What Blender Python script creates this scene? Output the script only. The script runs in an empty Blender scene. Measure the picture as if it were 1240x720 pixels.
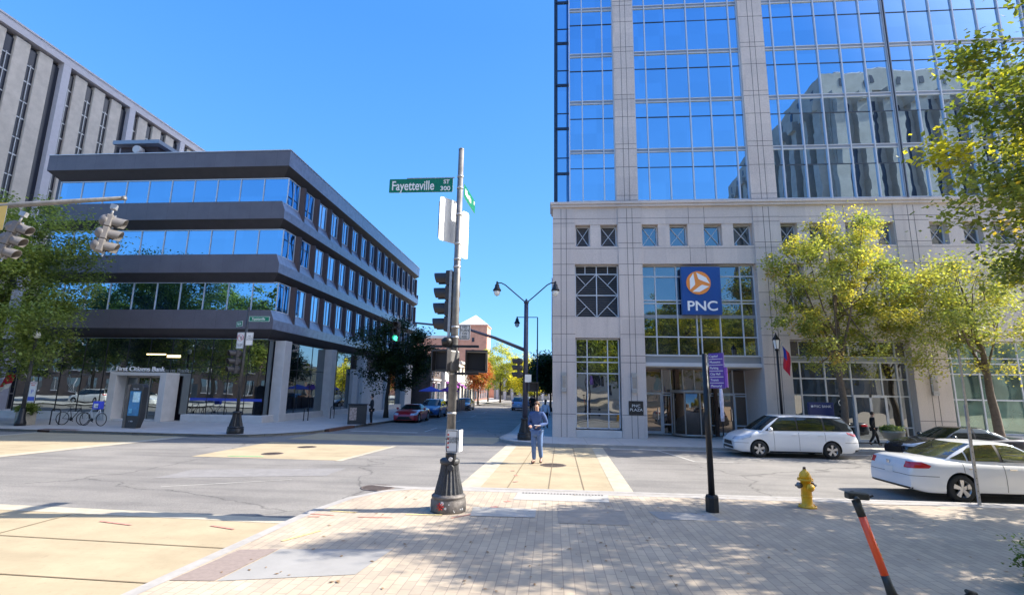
import bpy, bmesh, math, random
from mathutils import Vector, Matrix, noise
R=math.radians; PI=math.pi
rnd=random.Random(7)
scene=bpy.context.scene
C=bpy.data.collections.new('place'); scene.collection.children.link(C)

# ------------------------------------------------------------------ camera model (also used to measure positions on the ground and on walls)
F=608.;CX,CY=620.,360.;H=2.2
Yv=Vector((669-CX,-(473-CY),F)).normalized()
Zv=Vector((674-CX,CY+2935,F)).normalized()
Zv=(Zv-Zv.dot(Yv)*Yv).normalized()
Xv=Yv.cross(Zv)
if Xv.x<0: Xv=-Xv
def ray(px,py):
    c=Vector(((px-CX)/F,-(py-CY)/F,1.)); return Vector((c.dot(Xv),c.dot(Yv),c.dot(Zv)))
def G(px,py,z=0.):
    r=ray(px,py);t=(z-H)/r.z;return (r.x*t,r.y*t)
def AY(px,py,Y):
    r=ray(px,py);t=Y/r.y;return Vector((r.x*t,Y,H+r.z*t))
def AX(px,py,X):
    r=ray(px,py);t=X/r.x;return Vector((X,r.y*t,H+r.z*t))

# ------------------------------------------------------------------ materials
MATS={}
def mat(name,col,rough=.6,metal=0.,var=.12,scale=3.,bump=0.,bscale=40.,spec=.5,coat=0.,emit=None,es=0.):
    if name in MATS: return MATS[name]
    m=bpy.data.materials.new(name); m.use_nodes=True; nt=m.node_tree; N=nt.nodes; L=nt.links
    b=N['Principled BSDF']; b.inputs['Roughness'].default_value=rough; b.inputs['Metallic'].default_value=metal
    b.inputs['Specular IOR Level'].default_value=spec; b.inputs['Coat Weight'].default_value=coat; b.inputs['Coat Roughness'].default_value=.05
    c=(*col,1)
    if var>0:
        g=N.new('ShaderNodeNewGeometry'); n=N.new('ShaderNodeTexNoise'); n.inputs['Scale'].default_value=scale; n.inputs['Detail'].default_value=6; n.inputs['Roughness'].default_value=.65
        L.new(g.outputs['Position'],n.inputs['Vector'])
        r=N.new('ShaderNodeValToRGB'); r.color_ramp.elements[0].position=.3; r.color_ramp.elements[1].position=.7
        r.color_ramp.elements[0].color=(*[x*(1-var) for x in col],1); r.color_ramp.elements[1].color=(*[min(1,x*(1+var)) for x in col],1)
        L.new(n.outputs['Fac'],r.inputs['Fac']); L.new(r.outputs['Color'],b.inputs['Base Color'])
    else: b.inputs['Base Color'].default_value=c
    if bump>0:
        g2=N.new('ShaderNodeNewGeometry'); n2=N.new('ShaderNodeTexNoise'); n2.inputs['Scale'].default_value=bscale; n2.inputs['Detail'].default_value=4
        L.new(g2.outputs['Position'],n2.inputs['Vector'])
        bp=N.new('ShaderNodeBump'); bp.inputs['Strength'].default_value=bump; bp.inputs['Distance'].default_value=.02
        L.new(n2.outputs['Fac'],bp.inputs['Height']); L.new(bp.outputs['Normal'],b.inputs['Normal'])
    if emit: b.inputs['Emission Color'].default_value=(*emit,1); b.inputs['Emission Strength'].default_value=es
    MATS[name]=m; return m
def glass_mat(name,tint,refl,dark,rough=.01,wave=0.,wscale=.35,cell=False):
    """coated window glass: a tinted mirror coating over a dark room"""
    m=bpy.data.materials.new(name); m.use_nodes=True; nt=m.node_tree; N=nt.nodes; L=nt.links
    N.remove(N['Principled BSDF']); out=N['Material Output']
    d=N.new('ShaderNodeBsdfDiffuse'); d.inputs['Color'].default_value=(*dark,1)
    n3=N.new('ShaderNodeTexNoise'); n3.inputs['Scale'].default_value=.8; n3.inputs['Detail'].default_value=2
    g=N.new('ShaderNodeNewGeometry'); L.new(g.outputs['Position'],n3.inputs['Vector'])
    rp=N.new('ShaderNodeValToRGB'); rp.color_ramp.elements[0].position=.38; rp.color_ramp.elements[1].position=.62
    rp.color_ramp.elements[0].color=(*[x*.4 for x in dark],1); rp.color_ramp.elements[1].color=(*[x*1.6 for x in dark],1)
    L.new(n3.outputs['Fac'],rp.inputs['Fac']); L.new(rp.outputs['Color'],d.inputs['Color'])
    gl=N.new('ShaderNodeBsdfGlossy'); gl.inputs['Color'].default_value=(*tint,1); gl.inputs['Roughness'].default_value=rough
    if cell:
        sn=N.new('ShaderNodeVectorMath'); sn.operation='SNAP'; sn.inputs[1].default_value=(1.21,4.,1.4775); L.new(g.outputs['Position'],sn.inputs[0])
        wn=N.new('ShaderNodeTexWhiteNoise'); L.new(sn.outputs[0],wn.inputs['Vector'])
        rc=N.new('ShaderNodeValToRGB'); rc.color_ramp.elements[0].color=(*[q*.94 for q in tint],1); rc.color_ramp.elements[1].color=(*[min(1,q*1.03) for q in tint],1)
        L.new(wn.outputs['Value'],rc.inputs['Fac']); L.new(rc.outputs['Color'],gl.inputs['Color'])
    fr=N.new('ShaderNodeLayerWeight'); fr.inputs['Blend'].default_value=.35
    mr=N.new('ShaderNodeMapRange'); mr.inputs['To Min'].default_value=refl; mr.inputs['To Max'].default_value=1.
    L.new(fr.outputs['Fresnel'],mr.inputs['Value'])
    mx=N.new('ShaderNodeMixShader'); L.new(mr.outputs['Result'],mx.inputs['Fac']); L.new(d.outputs[0],mx.inputs[1]); L.new(gl.outputs[0],mx.inputs[2])
    L.new(mx.outputs[0],out.inputs['Surface'])
    if wave>0:
        n=N.new('ShaderNodeTexNoise'); n.inputs['Scale'].default_value=wscale; n.inputs['Detail'].default_value=1.5
        L.new(g.outputs['Position'],n.inputs['Vector'])
        bp=N.new('ShaderNodeBump'); bp.inputs['Strength'].default_value=1.; bp.inputs['Distance'].default_value=wave
        L.new(n.outputs['Fac'],bp.inputs['Height']); L.new(bp.outputs['Normal'],gl.inputs['Normal'])
    MATS[name]=m; return m

def two_tone(name,build):
    m=bpy.data.materials.new(name); m.use_nodes=True; nt=m.node_tree
    build(nt,nt.nodes,nt.links,nt.nodes['Principled BSDF']); MATS[name]=m; return m
def ramp(N,L,src,stops):
    r=N.new('ShaderNodeValToRGB'); e=r.color_ramp.elements
    e[0].position,e[0].color=stops[0][0],(*stops[0][1],1); e[1].position,e[1].color=stops[-1][0],(*stops[-1][1],1)
    for p,c in stops[1:-1]:
        k=e.new(p); k.color=(*c,1)
    L.new(src,r.inputs['Fac']); return r.outputs['Color']
def mixc(N,L,a,b,f,mode='MIX'):
    m=N.new('ShaderNodeMix'); m.data_type='RGBA'; m.blend_type=mode
    for s,v in ((m.inputs[6],a),(m.inputs[7],b)):
        if isinstance(v,tuple): s.default_value=(*v,1)
        else: L.new(v,s)
    if isinstance(f,(int,float)): m.inputs[0].default_value=f
    else: L.new(f,m.inputs[0])
    return m.outputs[2]
def pos_scaled(N,L,sx=1,sy=1,sz=1,rz=0):
    g=N.new('ShaderNodeNewGeometry'); mp=N.new('ShaderNodeMapping'); mp.inputs['Scale'].default_value=(sx,sy,sz); mp.inputs['Rotation'].default_value=(0,0,rz)
    L.new(g.outputs['Position'],mp.inputs['Vector']); return mp.outputs['Vector']
def noise_n(N,L,vec,scale,detail=5,rough=.6):
    n=N.new('ShaderNodeTexNoise'); n.inputs['Scale'].default_value=scale; n.inputs['Detail'].default_value=detail; n.inputs['Roughness'].default_value=rough
    L.new(vec,n.inputs['Vector']); return n.outputs['Fac']
def bump_n(N,L,b,h,strength,dist):
    bp=N.new('ShaderNodeBump'); bp.inputs['Strength'].default_value=strength; bp.inputs['Distance'].default_value=dist
    L.new(h,bp.inputs['Height']); L.new(bp.outputs['Normal'],b.inputs['Normal'])

def _asphalt(nt,N,L,b):
    v=pos_scaled(N,L)
    big=ramp(N,L,noise_n(N,L,v,.35,4),[(.35,(.185,.173,.158)),(.65,(.245,.228,.205))])
    fine=ramp(N,L,noise_n(N,L,v,55,3),[(.3,(.68,.68,.68)),(.7,(1.22,1.22,1.22))])
    c=mixc(N,L,big,fine,1.,'MULTIPLY')
    st=ramp(N,L,noise_n(N,L,pos_scaled(N,L,.25,2.2),.8,4),[(.46,(1,1,1)),(.66,(.78,.78,.79))])
    c=mixc(N,L,c,st,1.,'MULTIPLY')
    vo=N.new('ShaderNodeTexVoronoi'); vo.feature='DISTANCE_TO_EDGE'; vo.inputs['Scale'].default_value=.14
    nv=N.new('ShaderNodeTexNoise'); nv.inputs['Scale'].default_value=.9; nv.inputs['Detail'].default_value=5
    L.new(v,nv.inputs['Vector'])
    va=N.new('ShaderNodeVectorMath'); va.operation='MULTIPLY_ADD'; va.inputs[1].default_value=(1.6,1.6,0); L.new(nv.outputs['Color'],va.inputs[0]); L.new(v,va.inputs[2])
    L.new(va.outputs[0],vo.inputs['Vector'])
    cr=ramp(N,L,vo.outputs['Distance'],[(0,(.5,.5,.5)),(.005,(1,1,1))])
    c=mixc(N,L,c,cr,1.,'MULTIPLY')
    L.new(c,b.inputs['Base Color']); b.inputs['Roughness'].default_value=.85; bump_n(N,L,b,noise_n(N,L,v,70,3),.5,.012)
two_tone('asphalt',_asphalt)
def _tan(nt,N,L,b):
    v=pos_scaled(N,L)
    c=ramp(N,L,noise_n(N,L,v,1.1,6,.7),[(.30,(.325,.262,.165)),(.70,(.41,.335,.215))])
    s=ramp(N,L,noise_n(N,L,v,9,6,.75),[(.56,(1,1,1)),(.72,(.80,.79,.78))]); c=mixc(N,L,c,s,1.,'MULTIPLY')
    tr=ramp(N,L,noise_n(N,L,pos_scaled(N,L,.3,1.5),1.1,3),[(.5,(1,1,1)),(.72,(.88,.87,.86))]); c=mixc(N,L,c,tr,1.,'MULTIPLY')
    L.new(c,b.inputs['Base Color']); b.inputs['Roughness'].default_value=.85; bump_n(N,L,b,noise_n(N,L,v,60,3),.3,.008)
two_tone('tan_concrete',_tan)
def _conc(base,name,jx=1.5,jy=1.5,var=.1):
    def f(nt,N,L,b):
        v=pos_scaled(N,L)
        c=ramp(N,L,noise_n(N,L,v,1.3,7,.7),[(.3,tuple(x*(1-var) for x in base)),(.7,tuple(x*(1+var) for x in base))])
        br=N.new('ShaderNodeTexBrick'); br.offset=0; br.inputs['Scale'].default_value=1; br.inputs['Brick Width'].default_value=jx; br.inputs['Row Height'].default_value=jy
        br.inputs['Mortar Size'].default_value=.008; br.inputs['Color1'].default_value=(1,1,1,1); br.inputs['Color2'].default_value=(.93,.93,.93,1); br.inputs['Mortar'].default_value=(.5,.5,.5,1)
        L.new(v,br.inputs['Vector']); c=mixc(N,L,c,br.outputs['Color'],1.,'MULTIPLY')
        L.new(c,b.inputs['Base Color']); b.inputs['Roughness'].default_value=.85; bump_n(N,L,b,noise_n(N,L,v,50,4),.3,.008)
    return two_tone(name,f)
_conc((.42,.405,.385),'sidewalk_concrete')
_conc((.285,.275,.26),'corner_slab',9,9,.1)
def _paver(nt,N,L,b):
    v=pos_scaled(N,L,1,1,1,R(90))
    br=N.new('ShaderNodeTexBrick'); br.inputs['Scale'].default_value=1; br.inputs['Brick Width'].default_value=.26; br.inputs['Row Height'].default_value=.13
    br.inputs['Mortar Size'].default_value=.006; br.inputs['Mortar Smooth'].default_value=.2; br.inputs['Bias'].default_value=.1
    br.inputs['Color1'].default_value=(.465,.385,.285,1); br.inputs['Color2'].default_value=(.365,.308,.24,1); br.inputs['Mortar'].default_value=(.27,.225,.185,1)
    L.new(v,br.inputs['Vector'])
    big=ramp(N,L,noise_n(N,L,v,.9,6,.7),[(.3,(.80,.79,.78)),(.7,(1.16,1.14,1.11))])
    c=mixc(N,L,br.outputs['Color'],big,1.,'MULTIPLY')
    spot=ramp(N,L,noise_n(N,L,v,6,4,.8),[(.66,(1,1,1)),(.74,(.74,.73,.73))]); c=mixc(N,L,c,spot,1.,'MULTIPLY')
    L.new(c,b.inputs['Base Color']); b.inputs['Roughness'].default_value=.8
    bump_n(N,L,b,br.outputs['Fac'],-.5,.006)
two_tone('brick_pavers',_paver)
def _granite(nt,N,L,b):
    v=pos_scaled(N,L)
    c=ramp(N,L,noise_n(N,L,v,.25,3),[(.35,(.60,.53,.48)),(.65,(.65,.575,.52))])
    sp=ramp(N,L,noise_n(N,L,v,30,4,.8),[(.35,(.8,.79,.79)),(.65,(1.16,1.15,1.15))]); c=mixc(N,L,c,sp,1.,'MULTIPLY')
    stn=ramp(N,L,noise_n(N,L,pos_scaled(N,L,3.,3.,.25),.9,5,.7),[(.52,(1,1,1)),(.75,(.86,.85,.85))]); c=mixc(N,L,c,stn,1.,'MULTIPLY')
    g=N.new('ShaderNodeNewGeometry'); sn=N.new('ShaderNodeVectorMath'); sn.operation='SNAP'; sn.inputs[1].default_value=(1.17,2.,.97); L.new(g.outputs['Position'],sn.inputs[0])
    wn=N.new('ShaderNodeTexWhiteNoise'); L.new(sn.outputs[0],wn.inputs['Vector']); c=mixc(N,L,c,ramp(N,L,wn.outputs['Value'],[(0,(.91,.91,.92)),(1,(1.04,1.03,1.02))]),1.,'MULTIPLY')
    L.new(c,b.inputs['Base Color']); b.inputs['Roughness'].default_value=.55
two_tone('granite',_granite)
def _dgran(nt,N,L,b):
    v=pos_scaled(N,L)
    c=ramp(N,L,noise_n(N,L,v,.7,6,.7),[(.3,(.105,.095,.11)),(.7,(.14,.128,.148))])
    sp=ramp(N,L,noise_n(N,L,v,22,3),[(.3,(.85,.85,.85)),(.7,(1.15,1.15,1.15))]); c=mixc(N,L,c,sp,1.,'MULTIPLY')
    j=N.new('ShaderNodeTexBrick'); j.offset=0; j.inputs['Scale'].default_value=1; j.inputs['Brick Width'].default_value=1.45; j.inputs['Row Height'].default_value=200; j.inputs['Mortar Size'].default_value=.007
    j.inputs['Color1'].default_value=(1,1,1,1); j.inputs['Color2'].default_value=(.93,.93,.94,1); j.inputs['Mortar'].default_value=(.5,.5,.5,1)
    g=N.new('ShaderNodeNewGeometry'); sx=N.new('ShaderNodeSeparateXYZ'); L.new(g.outputs['Position'],sx.inputs[0])
    ad=N.new('ShaderNodeMath'); L.new(sx.outputs[0],ad.inputs[0]); L.new(sx.outputs[1],ad.inputs[1]); cb=N.new('ShaderNodeCombineXYZ'); L.new(ad.outputs[0],cb.inputs[0]); cb.inputs[1].default_value=3.
    L.new(cb.outputs[0],j.inputs['Vector']); c=mixc(N,L,c,j.outputs['Color'],1.,'MULTIPLY')
    L.new(c,b.inputs['Base Color']); b.inputs['Roughness'].default_value=.5
two_tone('dark_granite',_dgran)
def brick_mat(name,c1,c2,mo,w=.22,h=.075):
    def f(nt,N,L,b):
        g=N.new('ShaderNodeNewGeometry'); sx=N.new('ShaderNodeSeparateXYZ'); L.new(g.outputs['Position'],sx.inputs[0])
        ad=N.new('ShaderNodeMath'); L.new(sx.outputs[0],ad.inputs[0]); L.new(sx.outputs[1],ad.inputs[1])
        cb=N.new('ShaderNodeCombineXYZ'); L.new(ad.outputs[0],cb.inputs[0]); L.new(sx.outputs[2],cb.inputs[1])
        br=N.new('ShaderNodeTexBrick'); br.inputs['Scale'].default_value=1; br.inputs['Brick Width'].default_value=w; br.inputs['Row Height'].default_value=h; br.inputs['Mortar Size'].default_value=.008
        br.inputs['Color1'].default_value=(*c1,1); br.inputs['Color2'].default_value=(*c2,1); br.inputs['Mortar'].default_value=(*mo,1); L.new(cb.outputs[0],br.inputs['Vector'])
        big=ramp(N,L,noise_n(N,L,cb.outputs[0],.6,5),[(.3,(.85,.85,.85)),(.7,(1.1,1.1,1.1))])
        L.new(mixc(N,L,br.outputs['Color'],big,1.,'MULTIPLY'),b.inputs['Base Color']); b.inputs['Roughness'].default_value=.85
    return two_tone(name,f)
brick_mat('dark_brick',(.10,.065,.055),(.075,.05,.045),(.12,.11,.10))
brick_mat('pink_brick',(.62,.29,.19),(.56,.25,.16),(.5,.36,.28))
brick_mat('red_brick',(.26,.10,.07),(.2,.08,.06),(.25,.22,.2))
def _leaf(name):
    m=bpy.data.materials.new(name); m.use_nodes=True; nt=m.node_tree; N=nt.nodes; L=nt.links; b=N['Principled BSDF']
    a=N.new('ShaderNodeAttribute'); a.attribute_name='leafcol'; L.new(a.outputs['Color'],b.inputs['Base Color']); b.inputs['Roughness'].default_value=.55; b.inputs['Specular IOR Level'].default_value=.35
    t=N.new('ShaderNodeBsdfTranslucent'); tc=mixc(N,L,a.outputs['Color'],(1.25,1.2,.5),1.,'MULTIPLY'); L.new(tc,t.inputs['Color'])
    mx=N.new('ShaderNodeMixShader'); mx.inputs[0].default_value=.48; L.new(b.outputs[0],mx.inputs[1]); L.new(t.outputs[0],mx.inputs[2]); L.new(mx.outputs[0],N['Material Output'].inputs['Surface'])
    MATS[name]=m; return m
LEAF=_leaf('leaves')
def M(n): return MATS[n]
mat('granite_kerb',(.33,.31,.285),.8,var=.15,scale=4)
mat('joint',(.13,.12,.12),.9,var=0)
mat('joint_tan',(.2,.15,.09),.9,var=0)
mat('white_paint',(.40,.385,.35),.8,var=.25,scale=3)
mat('pale_border',(.40,.355,.27),.8,var=.15,scale=3)
mat('worn_iron',(.15,.135,.125),.6,.3,var=.35,scale=14,bump=.3,bscale=50)
mat('cast_iron',(.065,.066,.07),.5,.4,var=.2,scale=20,bump=.3,bscale=60)
mat('pole_grey',(.19,.185,.18),.5,.5,var=.3,scale=6)
mat('pole_dark',(.07,.068,.066),.45,.3,var=.25,scale=8)
mat('black_metal',(.018,.018,.020),.4,.2,var=.2,scale=8)
mat('navy_metal',(.05,.055,.09),.4,.2,var=.2,scale=5)
mat('galv',(.42,.42,.42),.45,.6,var=.2,scale=12)
mat('signal_grey',(.15,.14,.135),.5,var=.12,scale=5)
mat('signal_dark',(.035,.033,.036),.5,var=.15,scale=6)
mat('signal_screen',(.010,.010,.012),.75,var=0)
mat('sign_green',(.0,.17,.09),.4,var=.06)
mat('sign_back',(.75,.75,.73),.45,.1,var=.06,scale=4)
mat('sign_white',(.72,.72,.70),.45,var=.05)
mat('letter_white',(.85,.85,.85),.5,var=0)
mat('sign_black',(.02,.02,.02),.5,var=0)
mat('sign_red',(.55,.03,.03),.5,var=0)
mat('sign_yellow',(.75,.5,.12),.5,var=0)
mat('pnc_blue',(.012,.07,.28),.35,var=.05)
mat('pnc_navy',(.01,.03,.14),.35,var=.05)
mat('pnc_orange',(.85,.28,.05),.4,var=0)
mat('purple_sign',(.085,.03,.30),.4,var=.08)
mat('purple_light',(.2,.05,.40),.4,var=0)
mat('green_lamp',(.0,.5,.3),.3,var=0,emit=(.05,1.,.55),es=1.6)
mat('lamp_glass',(.75,.75,.72),.15,var=0)
mat('mullion_white',(.60,.62,.66),.4,.2,var=.04)
mat('mullion_grey',(.27,.30,.34),.4,.3,var=.05)
mat('mullion_dark',(.045,.06,.09),.4,.3,var=.05)
mat('louvre',(.10,.095,.10),.5,.2,var=.1)
mat('bronze',(.09,.055,.045),.4,.4,var=.2)
mat('bronze_light',(.36,.33,.30),.4,.3,var=.1)
mat('plaque',(.03,.03,.032),.35,.3,var=.1)
mat('pale_concrete',(.58,.555,.53),.75,var=.08,scale=2)
mat('grey_concrete',(.36,.33,.28),.85,var=.15,scale=.6)
mat('old_concrete',(.55,.49,.42),.85,var=.13,scale=1.4,bump=.3,bscale=12)
mat('white_column',(.52,.50,.53),.7,var=.06)
mat('slot_dark',(.018,.022,.035),.3,var=.2,scale=2)
mat('brown_fin',(.062,.042,.048),.6,var=.15,scale=3)
mat('sky_tint_facet',(.235,.265,.36),.22,var=.2,scale=2.4,spec=.8)  # base colour raised towards blue to stand for the sky reflected in polished stone
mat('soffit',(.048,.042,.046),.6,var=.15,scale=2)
mat('hydrant_yellow',(.92,.46,.01),.4,var=.08,scale=12,coat=.2)
mat('scooter_orange',(.95,.10,.02),.35,var=.05,coat=.3)
mat('scooter_black',(.028,.030,.027),.5,var=.2,scale=15)
mat('car_white',(.72,.72,.72),.3,var=.02,coat=.8)
mat('car_black',(.012,.014,.022),.25,var=.02,coat=1.)
mat('car_red',(.38,.012,.02),.3,var=.02,coat=1.)
mat('car_blue',(.02,.12,.38),.3,var=.02,coat=1.)
mat('car_silver',(.25,.32,.5),.3,.3,var=.02,coat=1.)
mat('rubber',(.018,.018,.018),.8,var=.2,scale=20)
mat('alloy',(.55,.55,.56),.3,.8,var=.05)
mat('trim_black',(.015,.015,.016),.5,var=0)
mat('tail_red',(.55,.01,.015),.15,var=.1,coat=1.)
mat('headlamp',(.45,.5,.58),.1,var=.2,scale=9,coat=1.)
mat('chrome',(.7,.7,.72),.15,.9,var=0)
mat('skin',(.52,.30,.21),.5,var=.05)
mat('skin_dark',(.16,.08,.05),.5,var=.05)
mat('hair_brown',(.12,.06,.03),.7,var=.2,scale=30)
mat('hair_black',(.012,.01,.01),.7,var=.2,scale=30)
mat('navy_shirt',(.045,.085,.21),.85,var=.15,scale=12)
mat('denim',(.10,.17,.33),.85,var=.2,scale=9)
mat('shoe_brown',(.09,.035,.02),.5,var=.1)
mat('cloth_black',(.015,.015,.018),.85,var=.2)
mat('cloth_white',(.55,.58,.68),.85,var=.1)
mat('bark',(.13,.10,.075),.9,var=.3,scale=9,bump=.8,bscale=14)
mat('bark_dark',(.06,.045,.035),.9,var=.3,scale=9,bump=.8,bscale=14)
mat('stone_pot',(.34,.31,.25),.85,var=.15,scale=6)
mat('kiosk_dark',(.05,.052,.055),.4,.3,var=.1)
mat('kiosk_wood',(.15,.125,.10),.6,var=.2,scale=3)
mat('screen_blue',(.02,.13,.28),.2,var=.5,scale=2.2,emit=(.02,.16,.35),es=.08)
mat('flag_red',(.55,.02,.04),.8,var=.08)
mat('flag_white',(.7,.7,.7),.8,var=.05)
mat('flag_blue',(.03,.05,.28),.8,var=.08)
mat('bag_blue',(.05,.08,.6),.7,var=.1)
mat('umbrella_blue',(.10,.13,.55),.8,var=.1)
mat('awning_purple',(.22,.03,.26),.8,var=.1)
mat('cream_wall',(.55,.52,.45),.8,var=.08)
mat('roof_white',(.75,.75,.76),.6,var=.05)
mat('grate',(.14,.11,.095),.7,.3,var=.2,scale=20)
mat('tactile',(.24,.19,.165),.85,var=.12,scale=14)
mat('rust',(.13,.07,.05),.8,var=.2)
mat('spray_red',(.50,.22,.17),.8,var=.3,scale=25)
mat('spray_yellow',(.55,.45,.2),.8,var=.3,scale=25)
mat('spray_green',(.2,.6,.25),.8,var=.3,scale=25)
mat('warm_light',(.9,.7,.3),.4,var=0,emit=(1.,.75,.35),es=1.2)
glass_mat('tower_glass',(.52,.71,.88),.85,(.01,.03,.08),.004,.0028,.8,cell=True)
glass_mat('ribbon_glass',(.36,.60,.84),.80,(.01,.03,.07),.005,.008,.4,cell=True)
glass_mat('podium_glass',(.62,.68,.72),.34,(.02,.022,.026),.01,.02,.5)
glass_mat('shop_glass',(.64,.74,.78),.40,(.010,.013,.018),.01,.012,.4)
glass_mat('green_glass',(.6,.8,.72),.30,(.10,.17,.14),.02,.01,.4)
glass_mat('bronze_glass',(.7,.6,.52),.30,(.035,.02,.015),.01,.012,.5)
glass_mat('car_glass',(.6,.68,.68),.07,(.014,.018,.018),.01,0)
glass_mat('car_glass_pale',(.8,.85,.82),.24,(.06,.065,.055),.01,0)

# ------------------------------------------------------------------ mesh helpers
class MB:
    def __init__(s): s.bm=bmesh.new(); s.mats=[]
    def mi(s,m):
        if m not in s.mats: s.mats.append(m)
        return s.mats.index(m)
    def quad(s,pts,m=None):
        f=s.bm.faces.new([s.bm.verts.new(p) for p in pts])
        if m: f.material_index=s.mi(m)
        return f
    def box(s,x0,x1,y0,y1,z0,z1,m=None):
        if x1<x0:x0,x1=x1,x0
        if y1<y0:y0,y1=y1,y0
        if z1<z0:z0,z1=z1,z0
        v=[s.bm.verts.new(p) for p in ((x0,y0,z0),(x1,y0,z0),(x1,y1,z0),(x0,y1,z0),(x0,y0,z1),(x1,y0,z1),(x1,y1,z1),(x0,y1,z1))]
        k=s.mi(m) if m else 0
        for q in ((3,2,1,0),(4,5,6,7),(0,1,5,4),(1,2,6,5),(2,3,7,6),(3,0,4,7)):
            f=s.bm.faces.new([v[i] for i in q]); f.material_index=k
        return s
    def bar(s,a,b,w,h=None,m=None):
        """rectangular bar from a to b"""
        h=h or w; a=Vector(a); b=Vector(b); d=(b-a).normalized(); up=Vector((0,0,1)) if abs(d.z)<.95 else Vector((0,1,0))
        r=d.cross(up).normalized(); u=r.cross(d); k=s.mi(m) if m else 0
        vs=[s.bm.verts.new(p+r*i*w/2+u*j*h/2) for p in (a,b) for i,j in ((-1,-1),(1,-1),(1,1),(-1,1))]
        for q in ((0,1,2,3),(7,6,5,4),(0,4,5,1),(1,5,6,2),(2,6,7,3),(3,7,4,0)):
            f=s.bm.faces.new([vs[i] for i in q]); f.material_index=k
        return s
    def tube(s,pts,rad,n=10,m=None,cap=True):
        pts=[Vector(p) for p in pts]; rad=rad if isinstance(rad,(list,tuple)) else [rad]*len(pts); k=s.mi(m) if m else 0
        rings=[]; pu=None
        for i,p in enumerate(pts):
            d=((pts[min(i+1,len(pts)-1)]-pts[max(i-1,0)])).normalized()
            if pu is None: pu=Vector((0,0,1)) if abs(d.z)<.9 else Vector((1,0,0))
            r=d.cross(pu).normalized(); u=r.cross(d).normalized(); pu=u
            rings.append([s.bm.verts.new(p+(r*math.cos(2*PI*j/n)+u*math.sin(2*PI*j/n))*rad[i]) for j in range(n)])
        for a,b in zip(rings,rings[1:]):
            for j in range(n):
                f=s.bm.faces.new((a[j],a[(j+1)%n],b[(j+1)%n],b[j])); f.material_index=k; f.smooth=True
        if cap:
            for rr in (rings[0][::-1],rings[-1]):
                f=s.bm.faces.new(rr); f.material_index=k
        return s
    def lathe(s,prof,n=20,m=None,origin=(0,0,0),axis='z',flute=0,smooth=True,cap=True):
        k=s.mi(m) if m else 0; o=Vector(origin); rings=[]
        for r,z in prof:
            ring=[]
            for j in range(n):
                a=2*PI*j/n; rr=r*(1-flute*(j%2)) if flute else r
                p={'z':Vector((rr*math.cos(a),rr*math.sin(a),z)),'y':Vector((rr*math.cos(a),z,rr*math.sin(a))),'x':Vector((z,rr*math.cos(a),rr*math.sin(a)))}[axis]
                ring.append(s.bm.verts.new(o+p))
            rings.append(ring)
        for a,b in zip(rings,rings[1:]):
            for j in range(n):
                f=s.bm.faces.new((a[j],a[(j+1)%n],b[(j+1)%n],b[j])); f.material_index=k; f.smooth=smooth
        for rr in ((rings[0][::-1],rings[-1]) if cap else ()):
            f=s.bm.faces.new(rr); f.material_index=k
        return s
    def poly(s,pts,z0,z1,m=None):
        k=s.mi(m) if m else 0
        a=[s.bm.verts.new((p[0],p[1],z0)) for p in pts]; b=[s.bm.verts.new((p[0],p[1],z1)) for p in pts]; n=len(pts)
        s.bm.faces.new(a[::-1]).material_index=k; s.bm.faces.new(b).material_index=k
        for i in range(n): s.bm.faces.new((a[i],a[(i+1)%n],b[(i+1)%n],b[i])).material_index=k
        return s
    def flat(s,pts,z,m=None):
        f=s.bm.faces.new([s.bm.verts.new((p[0],p[1],z)) for p in pts]); f.normal_update()
        if f.normal.z<0: f.normal_flip()
        if m: f.material_index=s.mi(m)
        return s
    def xform(s,mt):
        bmesh.ops.transform(s.bm,matrix=mt,verts=s.bm.verts); return s
    def build(s,name,m=None,parent=None,bevel=0,recalc=True):
        if recalc: bmesh.ops.recalc_face_normals(s.bm,faces=s.bm.faces)
        me=bpy.data.meshes.new(name); s.bm.to_mesh(me); s.bm.free()
        for x in (s.mats or [m]): me.materials.append(M(x) if isinstance(x,str) else x)
        o=bpy.data.objects.new(name,me); C.objects.link(o)
        if bevel>0:
            b=o.modifiers.new('b','BEVEL'); b.width=bevel; b.segments=2; b.limit_method='ANGLE'; b.angle_limit=R(40)
        if parent: o.parent=parent
        return o
def B(name,m,parent,*boxes,bevel=0):
    mb=MB()
    for b in boxes: mb.box(*b)
    return mb.build(name,m,parent,bevel)
def thing(name,label,cat,loc=(0,0,0),rz=0,group=None,scale=1.):
    o=bpy.data.objects.new(name,None); C.objects.link(o); o.location=loc; o.rotation_euler=(0,0,rz); o.scale=(scale,)*3
    o.empty_display_size=.2; o['label']=label; o['category']=cat
    if group:o['group']=group
    return o
def tag(o,label,cat,group=None):
    o['label']=label;o['category']=cat
    if group:o['group']=group
    return o
def structure(o,label=None,cat=None):
    o['kind']='structure'
    if label:o['label']=label
    if cat:o['category']=cat
    return o
def kids(o): return [c for c in C.objects if c.parent==o]
def copy_tree(o,parent=None):
    c=o.copy(); C.objects.link(c); c.parent=parent
    for ch in kids(o): copy_tree(ch,c)
    return c
def dup(root,loc,rz,label,group=None,scale=None):
    c=copy_tree(root); c.location=loc; c.rotation_euler=(0,0,rz); c['label']=label
    if scale: c.scale=(scale,)*3
    if group: c['group']=group
    elif 'group' in c: del c['group']
    return c
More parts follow.
